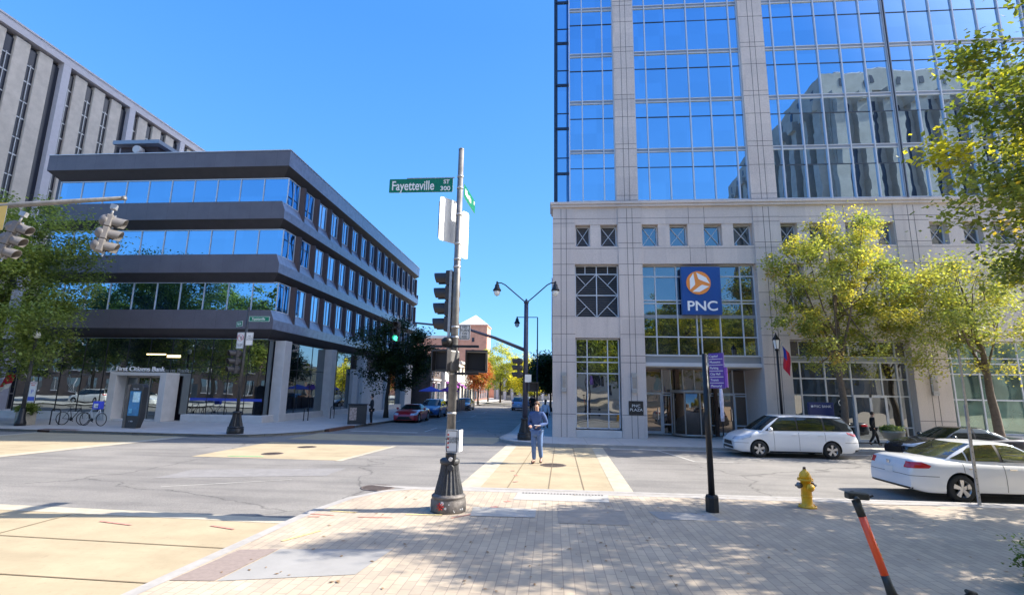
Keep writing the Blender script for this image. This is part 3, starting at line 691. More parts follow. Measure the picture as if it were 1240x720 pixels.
# ------------------------------------------------------------------ four storey office block on the left corner
OB=thing('office_block','four storey dark stone office block with ribbon windows and slanted street fins','office building',(-17.5,30,0))
XC,YC,XL,YB=-17.5,30.,-35.,63.3
def lv(name,m,boxes,bevel=0,parent=OB):
    if len(boxes)>1 and name not in ('door_frame','portal','canopy_trim','parapet_cap'):
        for b in boxes: r=lv(name,m,[b],bevel,parent)
        return r
    mb=MB()
    for b in boxes: mb.box(b[0]-XC,b[1]-XC,b[2]-YC,b[3]-YC,b[4],b[5])
    return mb.build(name,m,parent,bevel)
bands=[(16.65,17.75),(12.98,14.18),(9.36,10.58),(5.72,6.93)]   # fascia bottom, top
glz=[(14.18,16.05),(10.58,12.45),(6.93,8.85)]
IN=.62; IS=.24
for i,(zb,zt) in enumerate(bands):
    mb=MB(); zs=zb-.58; q=lambda *p: mb.quad([(x-XC,y-YC,z) for x,y,z in p])
    zm=zt if i==0 else zb+(zt-zb)*.5
    # front fascia, soffit
    q((XL,YC,zb),(XC,YC,zb),(XC,YC,zm),(XC-(0 if i==0 else IS),YC,zt),(XL,YC,zt)); None
    # street side fascia
    q((XC,YC,zb),(XC,YB,zb),(XC,YB,zm),(XC,YC,zm))
    q((XL,YB,zb),(XL,YC,zb),(XL,YC,zt),(XL,YB,zt)); q((XC,YB,zb),(XL,YB,zb),(XL,YB,zt),(XC,YB,zt))
    for f in mb.bm.faces: f.material_index=mb.mi('dark_granite')
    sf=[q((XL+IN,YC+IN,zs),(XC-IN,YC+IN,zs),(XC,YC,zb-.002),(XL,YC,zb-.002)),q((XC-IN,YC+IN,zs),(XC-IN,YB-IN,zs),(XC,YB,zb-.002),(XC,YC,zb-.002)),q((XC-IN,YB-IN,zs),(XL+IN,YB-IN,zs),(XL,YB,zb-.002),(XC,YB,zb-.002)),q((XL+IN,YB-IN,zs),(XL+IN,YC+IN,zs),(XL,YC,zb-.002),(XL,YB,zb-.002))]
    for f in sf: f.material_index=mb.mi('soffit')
    if i>0:
        f=q((XC,YC,zm),(XC,YB,zm),(XC-IS,YB,zt),(XC-IS,YC,zt)); f.material_index=mb.mi('sky_tint_facet')
        f=q((XL,YC,zt),(XC-IS,YC,zt),(XC-IN,YC+IN,zt),(XL,YC+IN,zt)); f.material_index=mb.mi('dark_granite')
    # street side fascia face, reflected sky put into its colour
    if 1: f=q((XC+.003,YC,zb),(XC+.003,YB,zb),(XC+.003,YB,zm),(XC+.003,YC,zm)); f.material_index=mb.mi('sky_tint_facet')
    bmesh.ops.remove_doubles(mb.bm,verts=mb.bm.verts,dist=.0001)
    mb.build('fascia_band',None,OB,recalc=False)
lv('roof','sky_tint_facet',[(XL+.3,XC-.3,YC+.3,YB-.3,17.2,17.6)]); lv('parapet_cap','mullion_white',[(XL-.04,XC+.04,YC-.04,YC+.16,17.752,17.80),(XC-.16,XC+.04,YC+.16,YB+.04,17.752,17.80)])
lv('core_wall','brown_fin',[(XL+IN+.3,XC-IN-.05,YC+IN+.3,YB-IN-.3,0,17.2)])
lv('end_wall','dark_granite',[(XL+.1,XL+.7,YC+IN+.2,YB-.5,5.0,17.1),(XL+.5,XC-.7,YB-.8,YB-.3,0,17.1)])
for (z0,z1) in glz:
    n=10; xs=[XL+IN+(XC-IS-.05-XL-IN)*k/n for k in range(n+1)]
    for k in range(n):
        t=rnd.gauss(0,.002)
        mb=MB(); mb.quad([(xs[k]-XC+.01,IN,z0),(xs[k+1]-XC-.01,IN+t,z0),(xs[k+1]-XC-.01,IN+t,z1),(xs[k]-XC+.01,IN,z1)]); w=mb.build('window','ribbon_glass',OB,recalc=False)
        B('window_frame','mullion_white',w,(xs[k]-XC-.025,xs[k]-XC+.025,IN-.05,IN+.02,z0,z1),(xs[k]-XC+.025,xs[k+1]-XC-.025,IN-.05,IN+.02,z0,z0+.06),(xs[k]-XC+.025,xs[k+1]-XC-.025,IN-.05,IN+.02,z1-.06,z1))
    # street side: windows between raking fins
    n=15; p=(YB-YC-IN-.6)/n
    for k in range(n):
        y0=IN+k*p; y1=y0+p*.72; X=-IS
        mb=MB(); t=rnd.gauss(0,.01)
        mb.quad([(X-.05,y0+.05,z0+.04),(X-.05+t,y1,z0+.04),(X-.05+t,y1,z1),(X-.05,y0+.05,z1)]); w=mb.build('window','ribbon_glass',OB,recalc=False)
        B('window_frame','mullion_white',w,(X-.06,X+.0,y0,y0+.05,z0,z1),(X-.06,X+.0,y1-.04,y1+.01,z0,z1),(X-.06,X+.0,y0+.05,y1-.04,z1-.05,z1),(X-.06,X+.0,y0+.05,y1-.04,z0,z0+.05),(X-.04,X-.01,y0+p*.36,y0+p*.38,z0+.05,z1-.05))
        # fin: splayed pier that runs down into the fascia and ends in a point
        mb=MB(); a=y1+.01; b=y0+p; zt=z1+.02; zl=z0-.72
        top=[(X-.1,a,zt),(X-.1,b,zt),(-.03,b-.10,zt),(-.03,a+.26,zt)]; bot=[(X-.1,a,z0),(X-.1,b,z0),(.0,b-.10,zl+.16),(.0,a+.26,zl-.08)]
        v=[mb.bm.verts.new(q) for q in top]+[mb.bm.verts.new(q) for q in bot]
        for f in ((0,1,2,3),(7,6,5,4),(0,4,5,1),(1,5,6,2),(2,6,7,3),(3,7,4,0)): mb.bm.faces.new([v[i] for i in f])
        mb.build('fin','brown_fin',OB)
# canopy edge and ground floor
lv('canopy_trim','mullion_white',[(XL,XC-IN+.03,YC+IN-.04,YC+IN,5.08,5.15),(XC-IN,XC-IN+.04,YC+IN,YB-IN,5.08,5.15)])
GY=YC+.35; GX=XC-.35
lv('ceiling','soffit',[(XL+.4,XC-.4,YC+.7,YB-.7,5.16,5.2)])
def gwin(name,x0,x1,z0,z1,n,zt=None):
    xs=[x0+(x1-x0)*k/n for k in range(n+1)]
    for k in range(n):
        t=rnd.gauss(0,.003); mb=MB(); mb.quad([(xs[k]-XC,GY-YC,z0),(xs[k+1]-XC,GY-YC+t,z0),(xs[k+1]-XC,GY-YC+t,z1),(xs[k]-XC,GY-YC,z1)]); w=mb.build(name,'shop_glass',OB,recalc=False)
        bs=[(xs[k]-XC-.015,xs[k]-XC+.015,GY-YC-.03,GY-YC+.03,z0,z1)]
        bs.append((xs[k]-XC+.015,xs[k+1]-XC-.015,GY-YC-.02,GY-YC+.02,3.3,3.33))
        B('window_frame','trim_black',w,*bs)
gwin('window',-22.7,GX,.42,5.1,4); gwin('window',-34.6,-27.2,.42,5.1,5); gwin('window',-27.2,-22.7,2.75,5.1,3); gwin('window',-23.25,-22.7,.42,2.75,1)
lv('plinth','pale_concrete',[(-22.8,XC-.05,YC-.05,YC+.45,-.02,.42),(-35,-27.2,YC-.05,YC+.45,-.02,.42),(XC-.5,XC-.1,YC+.46,YC+1.4,-.02,.42)],bevel=.02)
lv('blue_stripe',mat('blue_film',(.03,.07,.4),.3,var=0),[(-22.6,GX-.05,GY-.025,GY-.018,1.25,1.42)])
lv('ceiling_lamp','warm_light',[(-25.9,-24.6,GY-.03,GY-.02,4.05,4.13),(-24.5,-23.6,GY-.03,GY-.02,3.9,4.06)])
# street side: columns, glass, pale panels
for y in (31.3,38.4,45.2,52.0,58.8):
    lv('column','pale_concrete',[(XC-.45,XC+.25,y,y+.85,-.05,5.12)],bevel=.03)
for y0,y1 in ((32.15,38.4),(39.25,43.6),(53,58.8)):
    mb=MB(); k=3
    for j in range(k):
        a=y0+(y1-y0)*j/k-YC; b=y0+(y1-y0)*(j+1)/k-YC; t=rnd.gauss(0,.01)
        mb.quad([(-.35,a,.42),(-.35+t,b,.42),(-.35+t,b,5.1),(-.35,a,5.1)])
    w=mb.build('window','shop_glass',OB,recalc=False); B('window_frame','trim_black',w,*[(-.37,-.33,y0+(y1-y0)*j/k-YC-.02,y0+(y1-y0)*j/k-YC+.02,.42,5.1) for j in range(1,k)],(-.37,-.33,y0-YC,y1-YC,3.3,3.34))
    lv('plinth','pale_concrete',[(XC-.5,XC-.15,y0,y1,-.02,.42)])
lv('wall_panel','pale_concrete',[(XC-.35,XC-.05,43.6,45.2,-.02,3.8),(XC-.35,XC-.05,46.05,52.0,-.02,3.8),(XC-.35,XC-.05,59.65,62.5,-.02,5.1)],bevel=.01)
mb=MB(); mb.quad([(-.5,.75,.42),(-.5,1.3,.42),(-.5,1.3,5.1),(-.5,.75,5.1)]); mb.build('window','shop_glass',OB,recalc=False)
# entrance portal with raised lettering
po=lv('portal','pale_concrete',[(-27.2,-26.75,YC-.75,YC+.4,0,2.72),(-23.9,-23.5,YC-.75,YC+.4,0,2.72),(-27.2,-23.5,YC-.75,YC+.4,2.72,2.92),(-26.75,-23.9,YC-.7,YC+.4,0,.1)],bevel=.015)
lv('door','shop_glass',[(-26.75,-23.9,YC+.1,YC+.14,.1,2.72)],parent=po)
lv('door_frame','bronze_light',[(x,x+.07,YC+.04,YC+.1,.1,2.7) for x in (-26.75,-26.0,-25.2,-24.5,-23.97)]+[(-26.75,-23.9,YC+.04,YC+.1,2.60,2.72),(-24.43,-23.9,YC+.05,YC+.1,1.5,1.55)],parent=po)
text('First Citizens Bank',.40,'letter_white',po,(-7.8,-.70,3.11),FR,sx=1.05,ext=.03)
mb=MB(); bx=-23.2  # penthouse plate on the roof
ra=AY(137,171,34); rb_=AY(193,168,34); lv('rooftop_canopy','mullion_grey',[(ra.x,rb_.x,34,41,ra.z-.25,ra.z+.05)]); lv('rooftop_block','brown_fin',[(ra.x+.2,rb_.x-.5,34.6,40,17.3,ra.z-.25)])
mb=MB(); mb.lathe([(.30,-.5),(.32,-.4),(.32,.0),(.25,.06)],20,axis='y',origin=((ra.x+rb_.x)/2+.2+17.5,4.4,ra.z-.75)); mb.build('rooftop_vent','pale_concrete',OB)
# shield outline printed on the window
mb=MB(); sh=[(-.75,.5),(0,.58),(.75,.5),(.75,-.1),(.4,-.5),(0,-.72),(-.4,-.5),(-.75,-.1)]; so=AY(96,463,GY)
for s,w in ((1.,.03),(.86,.02)):
    for a,b in zip(sh,sh[1:]+sh[:1]): mb.bar((so.x-XC+a[0]*s,GY-YC-.02,so.z+a[1]*s),(so.x-XC+b[0]*s,GY-YC-.02,so.z+b[1]*s),w,.006)
mb.build('shield_emblem',mat('etched',(.35,.38,.38),.5,var=0),OB)

# ------------------------------------------------------------------ tall concrete block with vertical window slots, behind on the left
CT=thing('concrete_tower','tall pale concrete block with dark vertical window slots behind the dark office block','office building',(-45,20,0))
Xt=0
mb=MB(); mb.box(-25,-.62,10.6,75,0,31.0); mb.build('core_wall','slot_dark',CT)
mb=MB(); mb.box(-25,.05,10.6,75,31.2,31.9); mb.box(-25,.12,10.5,75.1,31.9,32.05); mb.build('roof_band','white_column',CT)
per=7.4; y=38.25-20-1*per
wc=MB(); k=0
while y<74:
    wc.box(-.6,.04,y,y+.70,0,31.2)
    yy=y+.70
    for j in range(3):
        s=.76
        # glass slot with spandrels
        sg_=MB()
        for q in range(9):
            z=1.2+q*3.3; sg_.box(-.42,-.35,yy,yy+s,z,z+.12); sg_.box(-.42,-.35,yy,yy+s,z+1.5,z+1.6); sg_.box(-.43,-.32,yy+s/2-.03,yy+s/2+.03,z-1.7,z+1.7)
        sg_.build('slot_frame','galv',CT)
        p=MB(); p.box(-.6,-.2,yy+s,yy+s+1.22,0,31.0); p.build('concrete_panel','old_concrete',CT,bevel=.05)
        yy+=s+1.22
    y+=per
    k+=1
wc.build('white_piers','white_column',CT)
mb=MB(); mb.quad([(-.40,10.7,0),(-.40,75,0),(-.40,75,30.7),(-.40,10.7,30.7)]); mb.build('slot_glazing','slot_dark',CT,recalc=False)

# ------------------------------------------------------------------ building behind the camera, seen in the tower's glass
HB=thing('concrete_office','concrete office block with scalloped top behind the plaza, reflected in the glass','office building',(45,-27.3,0))
mb=MB(); mb.box(0,55,-45,0,0,51.); mb.box(-.6,56,-46,.6,51.,54.7); mb.build('wall','grey_concrete',HB)
mb=MB(); mb.box(2,54,-43,-1.5,54.7,55.7); 
for i in range(26): mb.box(3+i*2,3.25+i*2,-1.4,-1.2,54.7,56.1)
mb.box(3,54,-1.4,-1.2,56.,56.15); mb.build('roof_rail','white_column',HB)
mb=MB(); mb2=MB(); 
for i in range(14):
    x=.2+i*4.0
    mb.box(x+2.0,x+3.3,.0,.05,2,49.3); mb2.box(x,x+1.9,0,1.3,0,49.); mb2.poly([(x-.2,0),(x+2.1,0),(x+1.6,1.9),(x+.3,1.9)],49.,50.9)
    mb.box(x+2.3,x+2.9,.6,.66,52.3,53.5)
for i in range(11):
    y=-.8-i*4.0
    mb.box(-.05,0,y-3.3,y-2.0,2,49.3); mb2.box(-1.3,0,y-1.9,y,0,49.); mb2.box(-1.9,0,y-1.9,y,49.,50.9)
    mb.box(-.66,-.6,y-2.9,y-2.3,52.3,53.5)
mb.build('window_slots','slot_dark',HB); mb2.build('columns','grey_concrete',HB)
# brick building behind the camera to the left, seen in the ground floor glass
RB=thing('brick_building','red brick building with pale window surrounds behind the near corner, seen in reflections','building',(-98,-20,0))
mb=MB(); mb.box(0,68,-20,0,0,14); mb.build('wall','dark_brick',RB)
mb=MB(); mb.box(-.2,68.2,-20.2,.3,14,14.6); mb.build('cornice','pale_concrete',RB)
for fl in range(4):
    for i in range(19):
        x=1.4+i*3.5; z=.9+fl*3.4
        w=B('window','podium_glass',RB,(x,x+1.7,0,.03,z,z+2.1)); B('window_frame','white_column',w,(x+.82,x+.88,.03,.06,z,z+2.1),(x,x+1.7,0,.12,z-.15,z))

CB_=thing('stone_building','cream stone building with rows of windows across the plaza behind the camera','building',(-14,-42,0))
mb=MB(); mb.box(0,52,-16,0,0,15); mb.build('wall','cream_wall',CB_)
mb=MB(); mb.box(-.2,52.2,-16.2,.3,15,15.8); mb.box(-.1,52.1,0,.2,4.2,4.6); mb.build('cornice','pale_concrete',CB_)
for fl in range(4):
    for i in range(15):
        x=1.2+i*3.4; z=1.+fl*3.6
        w=B('window','podium_glass',CB_,(x,x+1.8,0,.03,z,z+2.2)); B('window_frame','white_column',w,(x+.86,x+.94,.03,.06,z,z+2.2),(x,x+1.8,0,.12,z-.15,z))
# ------------------------------------------------------------------ buildings along the far street
def shop(name,label,x,y0,y1,h,m,floors,nw,awn=None,cat='building',depth=14,side=1):
    """a street front that faces the road (side=1 faces +X)"""
    t=thing(name,label,cat,(x,y0,0)); L_=y1-y0; s=side
    mb=MB(); mb.box(-depth*s,0,0,L_,0,h); mb.build('wall',m,t)
    B('cornice','pale_concrete',t,(0,.25*s,-.02,L_+.02,h-.45,h-.1),(0,.15*s,0,L_,3.3,3.5))
    for f in range(floors):
        for i in range(nw):
            w=L_/nw; y=i*w+w*.28; z=.5+f*3.4 if f else .4
            zz=2.6 if f==0 else 1.9; ww=w*.6 if f==0 else w*.42
            p=B('window','shop_glass',t,(0,.03*s,y,y+ww,z+(0 if f==0 else .6),z+zz)); B('window_frame','white_column',p,(.0,.08*s,y-.08,y,z,z+zz),(.0,.08*s,y+ww,y+ww+.08,z,z+zz),(.0,.08*s,y,y+ww,z+zz,z+zz+.1))
    if awn:
        mb=MB(); 
        for i in range(nw):
            w=L_/nw; y=i*w+w*.2; mb.quad([(.02*s,y,3.2),(1.1*s,y,2.6),(1.1*s,y+w*.7,2.6),(.02*s,y+w*.7,3.2)]); mb.quad([(1.1*s,y,2.6),(1.1*s,y,2.4),(1.1*s,y+w*.7,2.4),(1.1*s,y+w*.7,2.6)])
        mb.build('awning',awn,t,recalc=False)
    return t
shop('brick_storefront','narrow dark brick building just past the office block',-15.6,64.2,70,6.4,'dark_brick',2,2)
shop('storefront_building','blue grey storefront with a purple awning up the street',-15.0,70.3,82,6.2,'pale_concrete',2,4,'awning_purple')
shop('storefront_building','cream storefront with tall windows farther up the street',-15.0,82.3,97,6.8,'cream_wall',2,5)
shop('storefront_building','low red brick storefront near the end of the street',-15.0,97.3,118,6.4,'red_brick',2,6)
shop('storefront_building','stone building behind the dark trees on the bank side of the street',3.2,66,110,5.5,'cream_wall',2,9,side=-1)
t=thing('brick_tower','salmon brick tower with white pyramid roof beyond the street','tower',(-22.3,140,0))
mb=MB(); mb.box(-3.9,3.9,0,8,0,18.4); mb.build('wall','pink_brick',t)
mb=MB(); mb.box(-3.9,3.9,0,8,18.4,19.9); mb.box(-4.1,4.1,-.2,8.2,19.9,20.3); mb.build('parapet','pink_brick',t)
mb=MB(); v=[mb.bm.verts.new(p) for p in ((-4.2,-.3,20.31),(4.2,-.3,20.31),(4.2,8.3,20.31),(-4.2,8.3,20.31),(0,4,23.6))]
for q in ((0,1,4),(1,2,4),(2,3,4),(3,0,4),(3,2,1,0)): mb.bm.faces.new([v[i] for i in q])
mb.build('roof','roof_white',t)
for z in (8.5,12,15.4): B('window','slot_dark',t,(-.35,.35,-.05,0,z,z+1.2))
t=thing('brick_hall','long salmon brick hall beside the pyramid roofed tower','building',(-60,143,0))
mb=MB(); mb.box(0,33.5,0,12,0,17.3); mb.box(41.8,75,0,12,0,9); mb.build('wall','pink_brick',t)
B('cornice','pale_concrete',t,(-.2,33.6,-.2,0,16.6,17.4)); 
for i in range(12): B('window','slot_dark',t,(1.5+i*2.7,2.5+i*2.7,-.06,0,9,12)); 
t=thing('civic_building','pale building with a row of columns at the end of the street','building',(-14,122,0))
mb=MB(); mb.box(0,16,0,10,0,8.6); mb.build('wall','cream_wall',t)
for i in range(9): B('column','white_column',t,(.6+i*1.8,1.1+i*1.8,-.8,-.3,0,7.2))
B('entablature','white_column',t,(0,16,-1,0,7.2,8.4))
for i in range(8): B('window','slot_dark',t,(1.3+i*1.8,2.1+i*1.8,-.05,0,1,5.6))
# low building at far left behind the tree
t=thing('low_office','low dark fronted building left of the office block behind the street tree','building',(-62,34,0))
mb=MB(); mb.box(0,15,0,12,0,6.5); mb.build('wall','brown_fin',t); B('fascia','pale_concrete',t,(-.1,15.1,-.3,0,4.4,5.4))
for i in range(5): w=B('window','shop_glass',t,(.5+i*2.9,3.0+i*2.9,-.06,0,.5,4.0)); B('window_frame','mullion_grey',w,(.4+i*2.9,.5+i*2.9,-.1,0,.4,4.1),(.5+i*2.9,3.0+i*2.9,-.1,-.06,2.6,2.7))
# ------------------------------------------------------------------ trees
def tree_mesh(seed,h_trunk,r_trunk,crown,n_clump,n_leaf,leaf,cols,limbs=7,lean=(0,0),spread=.55,drop=None):
    """crown=(cx,cy,cz,rx,ry,rz) ; returns trunk MB and crown mesh"""
    r=random.Random(seed); mb=MB(); cx,cy,cz,rx,ry,rz=crown
    top=Vector((cx*.6+lean[0],cy*.6+lean[1],cz+rz*.45)); n=9; pts=[]
    for i in range(n+1):
        t=i/n; pts.append(Vector((top.x*t**1.6+r.uniform(-.05,.05)*min(1,i),top.y*t**1.6+r.uniform(-.05,.05)*min(1,i),top.z*t)))
    mb.tube(pts,[r_trunk*(1.35 if i==0 else 1.0)*(1-.85*i/n) for i in range(n+1)],9)
    clumps=[]
    while len(clumps)<n_clump:
        u=Vector((r.gauss(0,1),r.gauss(0,1),r.gauss(0,1))).normalized()*(r.random()**.42)
        wob=1+.28*noise.noise(u*2.1+Vector((seed,0,0)))+.15*noise.noise(u*5+Vector((0,seed,0)))
        p=Vector((cx+u.x*rx*wob,cy+u.y*ry*wob,cz+u.z*rz*wob))
        if p.z<h_trunk*.8: continue
        clumps.append((p,u.length))
    far=[c for c in clumps if c[1]>.55]; r.shuffle(far)
    for i in range(limbs):
        e=far[i%len(far)][0]; zt=h_trunk+(top.z-h_trunk)*(i/limbs)*.8; t=zt/top.z
        s=Vector((top.x*t**1.6,top.y*t**1.6,zt)); mid=s.lerp(e,.5)+Vector((r.uniform(-.2,.2),r.uniform(-.2,.2),-.12*(e-s).length))
        rr=r_trunk*(1-.75*t)*.55
        P=[s,s.lerp(mid,.5)+Vector((0,0,-.03)),mid,mid.lerp(e,.55)+Vector((r.uniform(-.1,.1),r.uniform(-.1,.1),.05)),e]
        mb.tube(P,[rr,rr*.8,rr*.55,rr*.35,rr*.12],6)
        for k in range(5):
            q=P[2].lerp(e,r.random()); d=min(clumps,key=lambda c:(c[0]-q).length+r.random()*1.2)[0]
            m2=q.lerp(d,.5)+Vector((0,0,r.uniform(-.1,.1))); mb.tube([q,m2,d],[rr*.3,rr*.2,rr*.08],4,cap=False)
    V=[];Fc=[];Cc=[]
    per=n_leaf//n_clump
    for p,u in clumps:
        base=r.choices(cols,[c[3] for c in cols])[0]
        sr=spread*r.uniform(.7,1.3)
        for _ in range(int(per*r.uniform(.5,1.5))):
            q=p+Vector((r.gauss(0,sr*.5),r.gauss(0,sr*.5),r.gauss(0,sr*.34)))
            a=r.random()*2*PI; tl=r.uniform(-1.,.35); d=Vector((math.cos(a)*math.cos(tl),math.sin(a)*math.cos(tl),math.sin(tl)))
            s=Vector((-math.sin(a),math.cos(a),r.uniform(-.7,.7))).normalized(); L_=leaf*r.uniform(.6,1.25); w_=L_*.36
            i=len(V); V+= [q,q+d*L_*.5+s*w_,q+d*L_,q+d*L_*.5-s*w_]; Fc.append((i,i+1,i+2,i+3))
            c=base if r.random()<.75 else r.choices(cols,[c[3] for c in cols])[0]
            k=r.uniform(.75,1.25); Cc.append((c[0]*k,c[1]*k,c[2]*k,1))
    me=bpy.data.meshes.new('crown'); me.from_pydata([tuple(v) for v in V],[],Fc); me.materials.append(LEAF)
    at=me.color_attributes.new('leafcol','FLOAT_COLOR','POINT'); flat=[]
    for c in Cc: flat+=list(c)*4
    at.data.foreach_set('color',flat)
    return mb,me
GREEN=[(.22,.29,.09,5),(.30,.37,.11,3),(.14,.20,.06,3)]
YELLOW=[(.38,.41,.12,6),(.52,.48,.12,3.5),(.22,.28,.09,4),(.50,.36,.10,.6)]
MIXY=[(.15,.20,.05,6),(.24,.28,.07,4),(.58,.55,.07,2.6),(.56,.42,.06,.4)]
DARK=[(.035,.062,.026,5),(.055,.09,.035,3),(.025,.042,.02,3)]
ORANGE=[(.48,.14,.07,4),(.5,.22,.09,3),(.30,.12,.05,2),(.2,.2,.05,1)]
GOLD=[(.80,.72,.08,5),(.60,.60,.09,4),(.36,.42,.08,2)]
def tree(label,loc,seed,ht,rt,crown,nc,nl,leaf,cols,limbs=7,bark='bark',group=None,rz=0,**k):
    t=thing('street_tree',label,'tree',loc,rz,group)
    mb,me=tree_mesh(seed,ht,rt,crown,nc,nl,leaf,cols,limbs,**k)
    mb.build('trunk',bark,t); o=bpy.data.objects.new('crown',me); C.objects.link(o); o.parent=t; return t
tree('yellow green street tree behind the white minivan by the bank',(12.35,22.9,0),3,3.2,.17,(.1,0,6.9,2.85,2.4,4.1),125,25000,.125,YELLOW,15,spread=.48)
tree('greener street tree with leaning limbs behind the dark sedan',(18.4,22.9,0),5,3.0,.19,(-1.2,-.2,5.9,3.7,2.8,2.7),125,24000,.125,[(.24,.29,.10,5),(.34,.37,.12,4),(.50,.46,.11,2.2)],12,spread=.65)
tree('near plaza tree whose green and gold branches reach in at the top right',(11.9,9.4,0),11,3.4,.2,(.25,.35,6.8,4.5,3.2,4.2),240,62000,.12,MIXY,12,spread=.5)
tree('plaza tree right of the view whose shade falls across the pavers',(15.6,5.0,0),12,3.2,.22,(-.4,.1,7.2,4.4,3.4,2.9),150,24000,.155,MIXY,9,spread=.5)
tree('second plaza tree right of the view shading the front of the plaza',(13.6,.6,0),15,3.2,.22,(-1.2,.6,7.2,4.4,3.6,2.9),150,24000,.155,MIXY,9,spread=.5)
tree('leafy green street tree in front of the office block at far left',(-31.2,24.8,0),21,3.2,.2,(.6,0,7.3,5.7,3.2,5.5),280,65000,.17,GREEN,14,spread=.85)
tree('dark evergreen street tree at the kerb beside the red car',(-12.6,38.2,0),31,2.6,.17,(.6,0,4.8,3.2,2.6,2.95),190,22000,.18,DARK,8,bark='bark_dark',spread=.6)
for i,(x,y,s,ht,cr,cols,lab) in enumerate([
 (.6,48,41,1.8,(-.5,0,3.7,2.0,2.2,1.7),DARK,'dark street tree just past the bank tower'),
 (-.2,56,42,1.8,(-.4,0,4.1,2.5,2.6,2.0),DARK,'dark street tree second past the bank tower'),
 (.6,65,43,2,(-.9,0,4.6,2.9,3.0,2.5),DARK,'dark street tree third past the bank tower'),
 (-2.6,78,44,2,(-.8,0,3.9,3.0,3.0,2.6),GOLD,'bright yellow tree at the end of the right pavement'),
 (-5.0,88,45,2.2,(-.3,0,5.2,3.4,3.4,3.6),GOLD,'tall golden tree in the middle of the street end'),
 (-9.2,90,46,2.4,(0,0,6.2,3.4,3.4,4.6),[(.30,.36,.09,4),(.42,.46,.09,3),(.6,.56,.08,2)],'olive green tree beside the golden tree at the street end'),
 (-11.4,78,47,2.8,(0,0,4.6,1.9,2.0,2.5),ORANGE,'red orange autumn tree past the fenced patio'),
 (-12.4,98,48,3,(0,0,6,3.2,3,4),[(.30,.36,.09,4),(.4,.44,.09,3)],'green tree behind the orange one up the street'),
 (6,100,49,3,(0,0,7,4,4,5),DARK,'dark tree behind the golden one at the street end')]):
    tree(lab,(x,y,0),s,ht,.15,cr,110,9000,.27,cols,7,bark='bark_dark',spread=.75,group='trees along the far street')
for i,(x,y,s,lab) in enumerate([(-37,-1,51,'tree on the near corner seen in the office windows'),(-45,-3,52,'second tree on the near corner seen in the office windows'),(-53,0,53,'third tree on the near corner seen in the office windows'),(-61,-2,54,'fourth tree on the near corner seen in the office windows'),(-69,1,58,'fifth tree on the near corner, farthest left of those in the office windows'),(2.5,-5,55,'tree behind the camera reflected in the bank window'),(8,-12,56,'large tree far behind the camera on the plaza'),(17,-10,57,'tree behind the camera at the right of the plaza')]):
    tree(lab,(x,y,0),s,3.2,.22,(0,0,9.2 if i<5 or i==7 else 7.2,4.9,4.6,6.6 if i<5 else 4.6),130,15000,.36,[(.16,.22,.06,5),(.24,.30,.07,3),(.3,.3,.06,1)],7,spread=.9,group='plaza trees seen in the glass')
# clipped bush at the right edge
b=thing('plaza_bush','green clipped bush at the bottom right edge of the plaza','bush',(6.05,6.7,0))
mb,me=tree_mesh(61,.1,.04,(0,0,.38,.5,.5,.42),70,15000,.05,[(.10,.17,.03,4),(.16,.24,.05,2),(.06,.10,.02,2)],5,spread=.15)
mb.build('stem','bark',b); o=bpy.data.objects.new('foliage',me); C.objects.link(o); o.parent=b

# ------------------------------------------------------------------ cars
def interp(pts,x):
    if x<=pts[0][0]: return pts[0][1]
    for (a,b),(c,d) in zip(pts,pts[1:]):
        if x<=c:
            t=(x-a)/(c-a); return b+(d-b)*t
    return pts[-1][1]
def sm(pts,x,w=.06): return (interp(pts,x-w)+interp(pts,x)*2+interp(pts,x+w))/4
def cut(bm,planes,test,off):
    b=bm.copy()
    for co,no in planes: bmesh.ops.bisect_plane(b,geom=b.verts[:]+b.edges[:]+b.faces[:],plane_co=co,plane_no=no,clear_outer=True)
    b.normal_update(); bad=[f for f in b.faces if not test(f)]; bmesh.ops.delete(b,geom=bad,context='FACES')
    b.normal_update(); ns=[(v,v.normal.copy()) for v in b.verts]
    for v,n in ns: v.co+=n*off
    return b
def poly_planes(pts,axes):
    """outward planes of a convex polygon drawn in the given two axes"""
    cx=sum(p[0] for p in pts)/len(pts); cy=sum(p[1] for p in pts)/len(pts); out=[]
    for i in range(len(pts)):
        a=pts[i]; b=pts[(i+1)%len(pts)]; n=(b[1]-a[1],-(b[0]-a[0]))
        if n[0]*((a[0]+b[0])/2-cx)+n[1]*((a[1]+b[1])/2-cy)<0: n=(-n[0],-n[1])
        co=[0,0,0]; no=[0,0,0]; co[axes[0]]=a[0]; co[axes[1]]=a[1]; no[axes[0]]=n[0]; no[axes[1]]=n[1]; out.append((Vector(co),Vector(no).normalized()))
    return out
def from_bm(bm,name,m,parent,smooth=True):
    for f in bm.faces: f.smooth=smooth; f.material_index=0
    me=bpy.data.meshes.new(name); bm.to_mesh(me); bm.free(); me.materials.append(M(m)); o=bpy.data.objects.new(name,me); C.objects.link(o); o.parent=parent; return o
